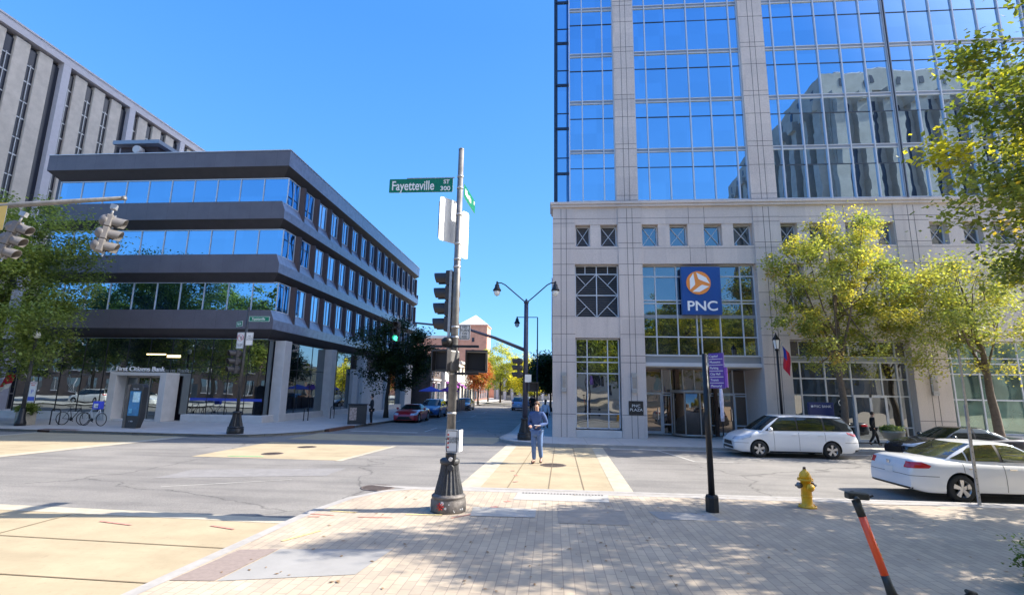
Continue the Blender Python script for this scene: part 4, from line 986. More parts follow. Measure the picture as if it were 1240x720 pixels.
CARS={
 'van':dict(L=5.16,W=2.0,top=[(0,.62),(.05,.74),(.25,.86),(.6,.98),(1.15,1.08),(1.6,1.12),(4.9,1.12),(5.05,1.06),(5.14,.9),(5.16,.7)],bot=[(0,.28),(.3,.2),(4.8,.22),(5.16,.34)],
   ws=.80,rf=1.78,rb=4.72,rw=5.12,zb=1.06,zr=1.74,wr=.74,wb=.95,xf=.98,xr=3.99,r=.345,band=[(1.27,1.085),(1.95,1.63),(2.5,1.668),(4.62,1.64),(5.02,1.22),(4.92,1.12)],
   side=[[(1.35,1.11),(1.98,1.60),(2.50,1.65),(2.62,1.65),(2.62,1.11)],[(2.68,1.11),(2.68,1.63),(3.72,1.62),(3.72,1.12)],[(3.80,1.12),(3.80,1.63),(4.60,1.58),(4.97,1.22),(4.9,1.16)]],
   head=[(.02,.70),(.10,.80),(.72,.95),(.66,.82),(.3,.71)],tail=[(4.70,1.0),(4.62,1.10),(5.16,1.13),(5.16,.92),(4.95,.92)],doors=[1.62,2.66,3.75],spare=.62),
 'sedan':dict(L=4.87,W=1.84,top=[(0,.55),(.04,.66),(.3,.78),(.8,.88),(1.3,.95),(4.1,1.0),(4.55,1.02),(4.78,.99),(4.85,.86),(4.87,.6)],bot=[(0,.26),(.3,.17),(4.5,.19),(4.87,.27)],
   ws=1.16,rf=2.02,rb=3.30,rw=4.22,zb=.94,zr=1.46,wr=.66,wb=.86,xf=.93,xr=3.73,r=.335,band=[(2.58,.985),(2.58,1.41),(2.74,1.41),(2.74,.985)],
   side=[[(1.62,.99),(2.12,1.36),(2.62,1.40),(2.62,.99)],[(2.70,.99),(2.70,1.40),(3.22,1.37),(3.46,1.22),(3.46,1.0)],[(3.50,1.0),(3.50,1.20),(3.86,1.04)]],
   head=[(.02,.62),(.1,.70),(.72,.82),(.68,.72),(.3,.6)],tail=[(4.46,.80),(4.40,.86),(4.58,.935),(4.90,.93),(4.90,.78)],doors=[1.5,2.66,3.62],spare=.6),
 'suv':dict(L=4.5,W=1.85,top=[(0,.6),(.05,.74),(.4,.92),(1.1,1.03),(4.3,1.06),(4.45,.95),(4.5,.7)],bot=[(0,.32),(.3,.25),(4.2,.25),(4.5,.36)],
   ws=1.0,rf=1.75,rb=3.75,rw=4.36,zb=1.0,zr=1.62,wr=.68,wb=.88,xf=.88,xr=3.55,r=.36,
   side=[[(1.42,1.06),(1.85,1.50),(2.35,1.53),(2.35,1.06)],[(2.42,1.06),(2.42,1.53),(3.25,1.51),(3.25,1.07)],[(3.32,1.07),(3.32,1.50),(3.75,1.44),(4.0,1.12)]],
   head=[(.02,.72),(.1,.8),(.6,.93),(.58,.82),(.3,.7)],tail=[(4.2,.85),(4.2,1.03),(4.5,1.03),(4.5,.85)],doors=[1.35,2.38,3.28],spare=.6),
 'coupe':dict(L=4.5,W=1.86,top=[(0,.46),(.05,.58),(.4,.72),(1.0,.84),(1.5,.9),(3.9,.94),(4.35,.93),(4.47,.8),(4.5,.55)],bot=[(0,.2),(.3,.14),(4.2,.16),(4.5,.32)],
   ws=1.3,rf=2.1,rb=3.0,rw=4.15,zb=.86,zr=1.30,wr=.60,wb=.83,xf=.9,xr=3.55,r=.34,
   side=[[(1.75,.93),(2.2,1.22),(2.9,1.25),(2.9,.93)],[(2.97,.93),(2.97,1.24),(3.3,1.18),(3.7,.97)]],
   head=[(.02,.55),(.1,.64),(.62,.76),(.6,.66),(.3,.54)],tail=[(4.2,.7),(4.2,.85),(4.5,.85),(4.5,.7)],doors=[1.55,2.95],spare=.58)}
def make_wheel(parent,x,y,r,out,spokes=5):
    w=thing('wheel','','',(x,y,r)); del w['label'];del w['category']; w.parent=parent
    s=out; mb=MB(); wd=.105
    mb.lathe([(r*.62,-wd),(r*.86,-wd*1.05),(r*.97,-wd*.85),(r,-wd*.5),(r,wd*.5),(r*.97,wd*.85),(r*.86,wd*1.05),(r*.62,wd)],36,axis='y',cap=False); mb.build('tyre','rubber',w)
    mb=MB(); q=.098*s
    mb.lathe([(r*.55,q*.2),(r*.58,q*.5),(r*.65,q*.95),(r*.68,q*1.02),(r*.70,q*.9),(r*.70,-q)],36,axis='y',m='alloy',cap=False); mb.lathe([(r*.16,q*.3),(r*.16,q*.9),(r*.08,q*.98)],16,axis='y',m='alloy')
    for i in range(spokes):
        a=2*PI*i/spokes+.3
        for da in (-.13,.13):
            mb.bar((math.cos(a+da*.6)*r*.1,q*.78,math.sin(a+da*.6)*r*.1),(math.cos(a+da)*r*.64,q*.88,math.sin(a+da)*r*.64),.045,.06,m='alloy')
    mb.lathe([(r*.60,-q*.1),(r*.60,q*.0)],30,axis='y',m='trim_black')
    mb.build('rim','alloy',w); return w
def make_car(kind,name,label,cat,paint,glass='car_glass',spokes=5,plate=True):
    k=CARS[kind]; L_,W=k['L'],k['W']; t=thing(name,label,cat)
    xs=[0,.02,.05,.09,.14,.2,.27,.35,.45,.56]+[.56+(L_-1.12)*i/34 for i in range(1,34)]+[L_-q for q in (.56,.45,.35,.27,.2,.14,.09,.05,.02,0)]
    bm=bmesh.new(); rings=[]
    for x in xs:
        d=min(x,L_-x); e=max(0,1-d/.75); hw=W/2*(1-(.22 if x<L_/2 else .15)*e**2.2); 
        zt=sm(k['top'],x); zb=interp(k['bot'],x); hh=zt-zb
        prof=[(0,0),(hw-.16,0),(hw-.05,.03),(hw-.012,.13),(hw-.0,.3),(hw+.0,.48),(hw-.004,.60),(hw-.012,.72),(hw-.020,.82),(hw-.045,.90),(hw-.085,.955),(hw-.20,.99),(hw*.5,1.0),(0,1.0)]
        cr=.035*(1-e*.5)
        half=[(y,zb+f*hh+(cr*(1-(y/hw)**2) if f>=.955 else 0)) for y,f in prof]
        ring=[bm.verts.new((x,y,z)) for y,z in half]+[bm.verts.new((x,-y,z)) for y,z in half[-2:0:-1]]
        rings.append(ring)
    n=len(rings[0])
    for a,b in zip(rings,rings[1:]):
        for j in range(n): bm.faces.new((a[j],b[j],b[(j+1)%n],a[(j+1)%n]))
    bm.faces.new(rings[0]); bm.faces.new(rings[-1][::-1])
    bmesh.ops.recalc_face_normals(bm,faces=bm.faces); bm.normal_update()
    src=bm.copy()
    for f in bm.faces: f.smooth=True
    me=bpy.data.meshes.new('body'); bm.to_mesh(me); bm.free(); me.materials.append(M(paint)); me.materials.append(M('trim_black'))
    body=bpy.data.objects.new('body',me); C.objects.link(body)
    cb=MB()
    for x in (k['xf'],k['xr']):
        for s in (-1,1):
            cb.lathe([(k['r']+.055,s*(W/2-.30)),(k['r']+.055,s*(W/2+.2))],40,origin=(x,0,k['r']),axis='y')
    bmesh.ops.recalc_face_normals(cb.bm,faces=cb.bm.faces)
    cme=bpy.data.meshes.new('c'); cb.bm.to_mesh(cme); cme.materials.append(M('trim_black')); co_=bpy.data.objects.new('c',cme); C.objects.link(co_)
    md=body.modifiers.new('b','BOOLEAN'); md.operation='DIFFERENCE'; md.object=co_; md.solver='EXACT'; md.material_mode='TRANSFER'
    bpy.context.view_layer.update(); nm=bpy.data.meshes.new_from_object(body.evaluated_get(bpy.context.evaluated_depsgraph_get())); body.modifiers.clear(); body.data=nm; nm.name='body'
    bpy.data.objects.remove(co_); body.parent=t
    try: nm.set_sharp_from_angle(angle=R(38))
    except Exception: pass
    # greenhouse
    bm=bmesh.new(); lev=[0,.06,.2,.4,.6,.8,.92,1.0]; rr=[]
    NS=26
    for v in lev:
        zz=k['zb']-.03+(k['zr']-k['zb']-.03)*v; vv=v; hw=k['wb']+(k['wr']-k['wb'])*vv+.035*math.sin(PI*v)
        xa=k['ws']+(k['rf']-k['ws'])*v-.03*math.sin(PI*v); xb=k['rw']+(k['rb']-k['rw'])*v+.06*math.sin(PI*v)
        ring=[]
        for i in range(9):
            u=-1+i/4; y=u*hw*.93; ring.append((xa+.20*abs(u)**2.4,y))
        half=[]
        for i in range(NS+1):
            u=i/NS; x0=xa+.27; x1=xb-.16; half.append((x0+(x1-x0)*u,hw*(1-.02*abs(u-.45))-.11*max(0,u-.8)**2/.04*.45))
        rear=[(xb-.12*abs(u)**2.4,-u*half[-1][1]*.95) for u in [-1+i/4 for i in range(9)]]
        pts=ring+half+rear+[(x,-y) for x,y in half[::-1]]
        rr.append([bm.verts.new((x,y,zz)) for x,y in pts])
    n=len(rr[0])
    for a,b in zip(rr,rr[1:]):
        for j in range(n): bm.faces.new((a[j],a[(j+1)%n],b[(j+1)%n],b[j]))
    # roof crown: rings drawn in towards the middle
    cxm=(k['rf']+k['rb'])/2; last=rr[-1]; z1=last[0].co.z
    for s,dz in ((.93,.018),(.8,.032),(.55,.045),(.25,.05)):
        nr=[bm.verts.new((cxm+(v.co.x-cxm)*s,v.co.y*s,z1+dz)) for v in rr[-1]]
        for j in range(n): bm.faces.new((last[j],last[(j+1)%n],nr[(j+1)%n],nr[j]))
        last=nr
    bm.faces.new(last); bmesh.ops.recalc_face_normals(bm,faces=bm.faces); bm.normal_update(); gsrc=bm.copy()
    from_bm(bm,'roof',paint,t)
    for pl in k['side']:
        for s in (1,-1):
            g=from_bm(cut(gsrc,poly_planes(pl,(0,2)),lambda f,s=s:f.normal.y*s>.4,.006),'window',glass,t)
    if 'band' in k:
        for s in (1,-1): from_bm(cut(gsrc,poly_planes(k['band'],(0,2)),lambda f,s=s:f.normal.y*s>.4,.003),'window_trim','trim_black',t)
    a0=min(p[0] for pl in k['side'] for p in pl)-.03; a1=max(p[0] for pl in k['side'] for p in pl)+.03
    zw=k['zb']; dz=k['zr']-k['zb']
    wsp=[(-k['wb']*.97,k['zb']+.03),(k['wb']*.97,k['zb']+.03),(k['wr']*.98,k['zr']-.07),(-k['wr']*.98,k['zr']-.07)]
    from_bm(cut(gsrc,poly_planes(wsp,(1,2)),lambda f:f.normal.x<-.25,.006),'windshield','car_glass',t)
    rwp=[(-k['wb']*.86,k['zb']+.09),(k['wb']*.86,k['zb']+.09),(k['wr']*.90,k['zr']-.06),(-k['wr']*.90,k['zr']-.06)]
    from_bm(cut(gsrc,poly_planes(rwp,(1,2)),lambda f:f.normal.x>.22,.006),'rear_window','car_glass_pale' if kind=='sedan' else glass,t)
    # lamps wrap round the corners
    for s in (1,-1):
        hp=[(p[0],p[1]) for p in k['head']]
        from_bm(cut(src,poly_planes(hp,(0,2))+[(Vector((0,s*W*.24,0)),Vector((0,-s,0)))],lambda f,s=s:f.normal.y*s>.05 or f.normal.x<-.2,.008),'headlight','headlamp',t)
        from_bm(cut(src,poly_planes(k['tail'],(0,2))+[(Vector((0,s*W*.31,0)),Vector((0,-s,0)))],lambda f,s=s:f.normal.y*s>.05 or f.normal.x>.2,.008),'tail_light','tail_red',t)
    # grille, lower trim, plates
    z0=interp(k['bot'],0.)
    from_bm(cut(src,poly_planes([(-W*.27,k['top'][0][1]-.16),(W*.27,k['top'][0][1]-.16),(W*.22,k['top'][0][1]+.0),(-W*.22,k['top'][0][1]+.0)],(1,2))+[(Vector((.4,0,0)),Vector((1,0,0)))],lambda f:f.normal.x<-.2,.01),'grille','trim_black',t)
    from_bm(cut(src,poly_planes([(-W*.33,z0+.03),(W*.33,z0+.03),(W*.3,z0+.13),(-W*.3,z0+.13)],(1,2))+[(Vector((.4,0,0)),Vector((1,0,0)))],lambda f:f.normal.x<-.2,.01),'air_intake','trim_black',t)
    from_bm(cut(src,[(Vector((0,0,interp(k['bot'],L_)+.05)),Vector((0,0,1))),(Vector((L_-.55,0,0)),Vector((-1,0,0)))],lambda f:f.normal.z>-.6 and f.normal.x>.35,.006),'rear_bumper_trim','trim_black',t)
    if plate:
        B('licence_plate','sign_white',t,(L_-.006,L_+.014,-.155,.155,k['spare'],k['spare']+.15)); 
    B('badge','chrome',t,(L_-.03,L_+.02,-.05,.05,k['spare']+.22,k['spare']+.30),bevel=.01)
    # bumper seams, rocker trim
    for x0,x1,z in ((L_-.62,L_+1,.66 if kind!='sedan' else .60),(-1,.55,.58 if kind!='coupe' else .44)):
        from_bm(cut(src,[(Vector((x0,0,0)),Vector((-1,0,0))),(Vector((x1,0,0)),Vector((1,0,0))),(Vector((0,0,z)),Vector((0,0,-1))),(Vector((0,0,z+.012)),Vector((0,0,1)))],lambda f:f.normal.z<.8,.002),'bumper_seam','trim_black',t)
    from_bm(cut(src,[(Vector((k['xf']+.42,0,0)),Vector((-1,0,0))),(Vector((k['xr']-.42,0,0)),Vector((1,0,0))),(Vector((0,0,interp(k['bot'],2)+.07)),Vector((0,0,1)))],lambda f:f.normal.y>.2,.004),'rocker_trim','trim_black',t)
    from_bm(cut(src,[(Vector((k['xf']+.42,0,0)),Vector((-1,0,0))),(Vector((k['xr']-.42,0,0)),Vector((1,0,0))),(Vector((0,0,interp(k['bot'],2)+.07)),Vector((0,0,1)))],lambda f:f.normal.y<-.2,.004),'rocker_trim','trim_black',t)
    # door seams and handles
    for x in k['doors']:
        for s in (1,-1):
            from_bm(cut(src,[(Vector((x-.006,0,0)),Vector((-1,0,0))),(Vector((x+.006,0,0)),Vector((1,0,0))),(Vector((0,0,interp(k['bot'],x)+.10)),Vector((0,0,-1))),(Vector((0,0,interp(k['top'],x)-.03)),Vector((0,0,1)))],lambda f,s=s:f.normal.y*s>.3,.002),'door_seam','trim_black',t)
    for x in k['doors'][1:]:
        for s in (1,-1): mb=MB(); mb.bar((x-.28,s*(W/2-.004),k['zb']-.12),(x-.1,s*(W/2-.004),k['zb']-.12),.03,.03); mb.build('door_handle','chrome' if kind!='van' else paint,t,bevel=.006)
    for s in (1,-1):
        mb=MB(); xm=k['side'][0][0][0]+.12; mb.tube([(xm,s*(W/2-.06),k['zb']+.03),(xm-.02,s*(W/2+.05),k['zb']+.06)],.02,6); mb.lathe([(.02,s*(W/2+.02)),(.085,s*(W/2+.05)),(.10,s*(W/2+.12)),(.07,s*(W/2+.19)),(.01,s*(W/2+.21))],12,origin=(xm-.03,0,k['zb']+.09),axis='y'); mb.build('side_mirror',paint,t)
        for x in (k['xf'],k['xr']): make_wheel(t,x,s*(W/2-.115),k['r'],s,spokes)
    src.free(); gsrc.free(); return t
van=make_car('van','minivan','white minivan parked at the far kerb in front of the bank','minivan','car_white'); van.location=(6.88,21.02,ZR); van.scale=(.865,.86,.90)
sedan=make_car('sedan','sedan','white sedan parked at the near kerb behind the hydrant','car','car_white','car_glass_pale'); sedan.location=(12.50,13.5,ZR); sedan.rotation_euler=(0,0,PI); sedan.scale=(.885,.94,.905)
blk=make_car('sedan','sedan','black sedan parked behind the white sedan at the far kerb','car','car_black'); blk.location=(13.0,20.95,ZR); blk.scale=(.9,.86,.86)
red=make_car('coupe','coupe','red coupe parked at the left kerb up the street','car','car_red'); red.location=(-10.15,34.6,ZR); red.rotation_euler=(0,0,PI/2); red.scale=(.95,)*3
blu=make_car('suv','hatchback','blue hatchback parked behind the red coupe','car','car_blue'); blu.location=(-10.1,41.0,ZR); blu.rotation_euler=(0,0,PI/2); blu.scale=(.93,)*3
far=make_car('suv','suv','silver blue suv driving away near the end of the street','car','car_silver'); far.location=(-3.9,63.5,ZR); far.rotation_euler=(0,0,-PI/2); far.scale=(.95,)*3
dup(blk,(-10.1,56.5,ZR),PI/2,'black car parked past the fenced patio',scale=.95)
dup(far,(-3.7,72,ZR),-PI/2,'second suv beyond the silver blue one up the street',scale=.95)
dup(van,(-56,5.2,ZR),0,'white minivan behind the camera mirrored in the office windows',scale=1.); dup(blu,(-50,5.4,ZR),0,'blue car behind the camera mirrored in the office windows',scale=1.)
dup(van,(-43,7.2,ZR),PI,'second white minivan behind the camera mirrored in the office windows',scale=1.)

# ------------------------------------------------------------------ poles, lamps, signals and signs
def fluted_base(parent,s=1.,m='cast_iron'):
    mb=MB(); mb.lathe([(.325*s,0),(.33*s,.02),(.325*s,.20*s),(.30*s,.235*s),(.315*s,.25*s),(.315*s,.275*s),(.27*s,.31*s)],32)
    mb.build('base_ring','worn_iron' if m=='cast_iron' else m,parent)
    mb=MB(); mb.lathe([(.275*s,.29*s),(.255*s,.38*s),(.215*s,.54*s),(.18*s,.70*s),(.165*s,.82*s),(.165*s,.84*s)],40,flute=.10,smooth=False); mb.build('fluted_skirt',m,parent)
    mb=MB(); mb.lathe([(.175*s,.83*s),(.185*s,.85*s),(.185*s,.90*s),(.15*s,.93*s),(.09*s,.94*s)],32); mb.build('collar',m,parent)
def visor_box(mb,c,w,h,d,dirv):
    pass
def signal_head(name,label,loc,rz,n=3,m='signal_grey',lit=None,group=None,scale=1.,lens='signal_screen'):
    """faces +X before rotation"""
    t=thing(name,label,'traffic signal',loc,rz,group,scale)
    mb=MB(); hh=.36
    for i in range(n):
        z=-hh*i; mb.box(-.06,.10,-.16,.16,z-.175,z+.175)
        mb.lathe([(.172,.0),(.175,-.06),(.16,-.14),(.11,-.20),(.02,-.225)],18,origin=(0,0,z),axis='x')
    mb.build('housing',m,t,bevel=.025)
    for i in range(n):
        z=-hh*i; mb=MB(); k=18; r=.145
        pr=[]
        for j in range(k+1):
            a=R(-50+280*j/k); pr.append((r*math.cos(a),r*math.sin(a)))
        for (a,b) in zip(pr,pr[1:]):
            mb.quad([(.10,a[0],z+a[1]),(.10,b[0],z+b[1]),(.36+.04*(b[1]/r),b[0],z+b[1]),(.36+.04*(a[1]/r),a[0],z+a[1])])
        v=mb.build('visor',m,t,recalc=False); sd_=v.modifiers.new('s','SOLIDIFY'); sd_.thickness=.008
        on=(lit==i); mb=MB(); mb.lathe([(.13,.10),(.12,.115),(.02,.13)],18,origin=(0,0,z),axis='x'); mb.build('lens','green_lamp' if on else lens,t)
    return t
def sign_plate(name,label,cat,loc,rz,w,h,m,back='sign_back',corner=.03,group=None,border=None,rx=0):
    """a thin plate that faces -Y before rotation, centred on loc"""
    t=thing(name,label,cat,loc,rz,group); mb=MB(); pts=[]
    for sx,sz,a0 in ((1,1,0),(-1,1,90),(-1,-1,180),(1,-1,270)):
        for j in range(5):
            a=R(a0+22.5*j); pts.append((sx*(w/2-corner)+corner*math.cos(a),sz*(h/2-corner)+corner*math.sin(a)))
    f=mb.bm.faces.new([mb.bm.verts.new((p[0],-.004,p[1])) for p in pts]); b=mb.bm.faces.new([mb.bm.verts.new((p[0],.004,p[1])) for p in pts[::-1]])
    n=len(pts); f.material_index=mb.mi(m); b.material_index=mb.mi(back); fv=list(f.verts); bv=list(b.verts)[::-1]
    for i in range(n): q=mb.bm.faces.new((fv[i],fv[(i+1)%n],bv[(i+1)%n],bv[i])); q.material_index=mb.mi(back)
    mb.build('panel',None,t)
    if border:
        e=.015; mb=MB()
        for (x0,x1,z0,z1) in ((-w/2+e,w/2-e,h/2-e-.012,h/2-e),(-w/2+e,w/2-e,-h/2+e,-h/2+e+.012),(-w/2+e,-w/2+e+.012,-h/2+e+.012,h/2-e-.012),(w/2-e-.012,w/2-e,-h/2+e+.012,h/2-e-.012)): mb.box(x0,x1,-.007,-.005,z0,z1)
        mb.build('border',border,t)
    return t
# the main pole on the near corner
px_,py_=-1.92,9.72
mp=thing('signal_pole','scuffed steel signal pole with fluted iron base on the near corner','signal pole',(px_,py_,0))
fluted_base(mp)
mb=MB(); mb.tube([(0,0,.92),(0,0,7.15)],[.088,.056],16); mb.lathe([(.055,7.14),(.06,7.17),(.02,7.2)],16); mb.build('shaft','pole_grey',mp)
B('conduit','galv',mp,(-.135,-.085,-.055,.0,2.95,4.55)); 
for z in (1.75,2.5,3.2,3.4,4.62,4.78,5.1,5.72,6.3,6.55): mb=MB(); q=.090-.0052*(z-.9); mb.lathe([(q,z-.02),(q+.006,z-.02),(q+.006,z+.02),(q,z+.02)],16); mb.build('band_clamp','galv',mp)
mb=MB(); mb.bar((-.45,-.05,3.02),(.5,-.08,3.02),.045); mb.bar((-.02,-.05,2.5),(.5,-.08,2.5),.045); mb.lathe([(.09,-.07),(.11,.04),(.05,.09)],12,origin=(-.13,-.1,3.10)); mb.build('signal_bracket','black_metal',mp)
mb=MB(); mb.lathe([(.055,-.2),(.06,-.17),(.055,-.14)],12,origin=(.05,0,.78),axis='y'); mb.build('access_cap','cast_iron',mp)
mb=MB()
for i in range(11):
    a=R(-160+140*rnd.random()); z=rnd.uniform(.03,.19); s=rnd.uniform(.008,.04); c=Vector((.333*math.cos(a),.333*math.sin(a),z)); u=Vector((-math.sin(a),math.cos(a),0))
    mb.bm.faces.new([mb.bm.verts.new(c+u*s*math.cos(k*PI/3)*rnd.uniform(.6,1.3)+Vector((0,0,s*math.sin(k*PI/3)))) for k in range(6)])
mb.build('scuffs','sign_back',mp,recalc=False)
mb=MB(); a=R(-105); c=Vector((.336*math.cos(a),.336*math.sin(a),.13)); u=Vector((-math.sin(a),math.cos(a),0))
for k in range(7):
    b0=2*PI*k/7; d=Vector(u*math.cos(b0)*.05+Vector((0,0,.05*math.sin(b0)))); mb.bar(c+d*.3,c+d*1.35,.022,.012)
mb.build('scuffs','sign_red',mp,recalc=False)
# street name blades
s1=sign_plate('street_sign','long green Fayetteville street name blade atop the near signal pole','street sign',(px_-.80,py_-.10,6.33),0,1.34,.30,'sign_green',corner=.02)
text('Fayetteville',.285,'letter_white',s1,(-.62,-.008,-.01),FR,align='LEFT',sx=.70,bold=.004); text('ST',.12,'letter_white',s1,(.60,-.008,.07),FR,align='RIGHT',bold=.003); text('300',.13,'letter_white',s1,(.62,-.008,-.075),FR,align='RIGHT',sx=1.1,bold=.003)
B('bracket','galv',s1,(-.3,.7,-.01,.01,.152,.17))
s2=sign_plate('street_sign','green street name blade seen edge on, pointing up the street from the near pole','street sign',(px_+.10,py_+.62,6.30),R(90-4),1.05,.30,'sign_green',corner=.02)
text('Martin',.2,'letter_white',s2,(-.42,-.008,0),FR,align='LEFT',bold=.003); text('ST',.11,'letter_white',s2,(.42,-.008,.06),FR,bold=.002)
# two blank backed regulatory signs
s3=sign_plate('blank_sign','large white sign seen from behind on the left of the near pole','sign',(px_-.20,py_+.0,5.60),R(180+50),.50,.92,'sign_white',corner=.05)
B('bracket','pole_dark',s3,(.21,.25,-.03,-.008,-.40,.35))
s4=sign_plate('blank_sign','white sign turned up the street on the right of the near pole','sign',(px_+.12,py_+.10,5.32),R(180+58),.20,1.0,'sign_white',corner=.05)
# vertical signal facing left, four sections
sh=signal_head('traffic_signal','black four section signal on the near pole facing the left street','traffic_signal' and (px_-.13,py_+.10,4.40),R(176),4,'signal_dark',scale=.86)
# pedestrian signals
def ped_signal(label,loc,rz):
    t=thing('pedestrian_signal',label,'pedestrian signal',loc,rz)
    mb=MB(); mb.box(-.21,.21,.0,.26,-.20,.20); mb.build('housing','pole_grey',t,bevel=.03)
    B('screen','signal_screen',t,(-.175,.175,-.012,0,-.165,.165),bevel=.01)
    mb=MB()
    for (x0,x1,z0,z1) in ((-.21,.21,.18,.21),(-.21,-.19,-.2,.18),(.19,.21,-.2,.18),(-.21,.21,-.215,-.195)): mb.box(x0,x1,-.10,.0,z0,z1)
    mb.build('visor','signal_dark',t); return t
ped_signal('pedestrian signal box left of the near pole, turned away',(px_-.19,py_-.12,2.74),R(-32)); ped_signal('pedestrian signal box right of the near pole with black screen',(px_+.47,py_-.14,2.73),R(6))
ns=sign_plate('turn_sign','small white no turn on red sign on the near pole','sign',(px_+.21,py_-.06,3.30),R(4),.22,.30,'sign_white',border='sign_black'); text('NO\nTURN\nON\nRED',.062,'sign_black',ns,(0,-.008,0),FR)
pq=sign_plate('button_sign','white crossing instruction sign with push button on the near pole','sign',(px_+.05,py_-.14,1.25),R(-8),.24,.42,'sign_white',corner=.03,border='sign_black')
mb=MB()
for i in range(4): mb.box(-.085,-.055,-.008,-.005,.10-i*.075,.13-i*.075)
mb.build('symbols','sign_red',pq); text('START CROSSING\nWATCH FOR VEHICLES\nDONT START\nPUSH BUTTON',.028,'sign_black',pq,(.025,-.008,.02),FR)
B('push_button','black_metal',pq,(-.075,.075,-.03,.08,-.42,-.22),bevel=.015); mb=MB(); mb.lathe([(.038,-.045),(.045,-.03)],16,origin=(0,0,-.32),axis='y'); mb.build('button_ring','chrome',pq)
B('side_plate','sign_back',pq,(.13,.145,.0,.2,-.19,.2))

# mast arm that comes in from the left
ma=thing('mast_arm_pole','grey signal mast with a long arm reaching in from the left','signal pole',(-16.9,8.0,0)); fluted_base(ma)
mb=MB(); mb.tube([(0,0,.9),(0,0,6.6)],[.13,.10],16); mb.build('shaft','pole_grey',ma)
a0=AY(-60,253,9.6); a1=AY(150,240,9.6)
mb=MB(); mb.tube([(0,0,5.9),(2.4,.9,a0.z-.06),(a0.x+16.9,1.6,a0.z),(a1.x+16.9,1.6,a1.z)],[.085,.078,.07,.045],14); mb.lathe([(.05,-.02),(.055,.03),(.0,.05)],12,origin=(a1.x+16.9,1.6,a1.z),axis='x'); mb.build('arm','pole_grey',ma)
pA=AY(135,252,9.6); hA=signal_head('traffic_signal','grey three section signal at the tip of the left mast arm','traffic_signal' and (pA.x,pA.y,pA.z-.30),R(28),3,scale=.78)
mb=MB(); mb.tube([(0,0,.18),(0,0,.40)],.03,8); mb.box(-.07,.07,-.07,.07,.36,.50); mb.bar((.10,.0,.2),(.10,.0,-1.0),.03); mb.build('hanger','galv',hA)
pB=AY(22,262,9.6); hB=dup(hA,(pB.x,pB.y,pB.z-.26),R(-22),'grey three section signal hung nearer the left edge on the arm'); hB.rotation_euler=(R(-4),R(14),R(16)); hA.rotation_euler=(R(-2),R(7),R(28))
ys=sign_plate('arm_sign','yellow sign hung from the mast arm at the left edge','sign',tuple(AY(-6,262,9.55)),0,.5,.62,'sign_yellow')

# combination signal and twin lamp pole beyond the crosswalk
cp=thing('lamp_signal_pole','tall dark blue pole with twin lamps and signal arm at the bank corner','signal pole',(-1.25,23.6,0)); fluted_base(cp,1.05,'black_metal')
mb=MB(); mb.tube([(0,0,.9),(0,0,6.3)],[.125,.10],16); mb.lathe([(.11,6.28),(.13,6.34),(.06,6.42),(.03,6.5)],16); mb.build('shaft','navy_metal',cp)
mb=MB()
for s,ex in ((-1,-1.42),(1,1.38)): mb.tube([(0,0,6.30),(s*.35,0,6.60),(ex*.72,0,7.18),(ex*.86,0,7.28),(ex,0,7.28)],.028,8)
mb.build('lamp_arm','black_metal',cp)
def bell(parent,x,z,y=0,s=1.):
    mb=MB(); mb.lathe([(.03*s,.16*s),(.05*s,.12*s),(.05*s,.04*s),(.10*s,.0),(.12*s,-.14*s),(.20*s,-.27*s),(.20*s,-.31*s),(.15*s,-.31*s)],18,origin=(x,y,z)); l=mb.build('lamp_head','black_metal',parent)
    mb=MB(); mb.lathe([(.15*s,-.31*s),(.16*s,-.38*s),(.12*s,-.50*s),(.04*s,-.56*s)],16,origin=(x,y,z)); mb.build('lamp_globe','lamp_glass',l)
for ex in (-1.42,1.38): bell(cp,ex,7.2)
p=AY(560,398,22.6); q=AY(500,391,22.2); r_=AY(632,424,23.6)
mb=MB(); mb.tube([(0,0,r_.z),((p.x+1.25)*.5,(-1.0)*.4,(r_.z+p.z)/2+.1),(p.x+1.25,-1.0,p.z+.06),(q.x+1.25,-1.4,q.z+.02)],[.085,.07,.055,.04],12); mb.build('signal_arm','navy_metal',cp)
gl=AY(481,399,22.2); g1=signal_head('traffic_signal','hanging signal showing green against the dark tree','traffic_signal' and (gl.x,22.2,gl.z+.22),R(-90),3,'signal_dark',lit=2,scale=.85)
mb=MB(); mb.tube([(0,0,.15),(0,0,.5)],.02,6); mb.build('hanger','galv',g1)
gs=AY(629,440,23.45); signal_head('traffic_signal','dark signal head on the side of the twin lamp pole','traffic_signal' and (gs.x-.02,23.45,gs.z+.1),R(182),3,'signal_dark',scale=.85)
gp=AY(643,468,23.5); ped=ped_signal('pedestrian signal on the far side of the twin lamp pole',(gp.x+.12,23.4,gp.z),R(20))
bs=sign_plate('turn_sign','small white sign high on the twin lamp pole by its signal','sign',(-1.12,23.42,2.75),R(10),.3,.35,'sign_back')
# second lamp up the street
lp=thing('street_lamp','single arm street lamp farther up the street behind the twin lamp pole','street lamp',(-1.35,45,0)); mb=MB(); mb.lathe([(.2,0),(.2,.3),(.12,.8),(.09,.9)],16); mb.build('base','black_metal',lp)
z=AY(642,384,45).z; mb=MB(); mb.tube([(0,0,.9),(0,0,z)],[.08,.05],10); mb.build('shaft','navy_metal',lp); mb=MB(); mb.tube([(0,0,z),(-1.85,0,z),(-1.9,0,z-.1)],.035,8); mb.build('lamp_arm','black_metal',lp); bell(lp,-1.85,z-.15,s=1.35)
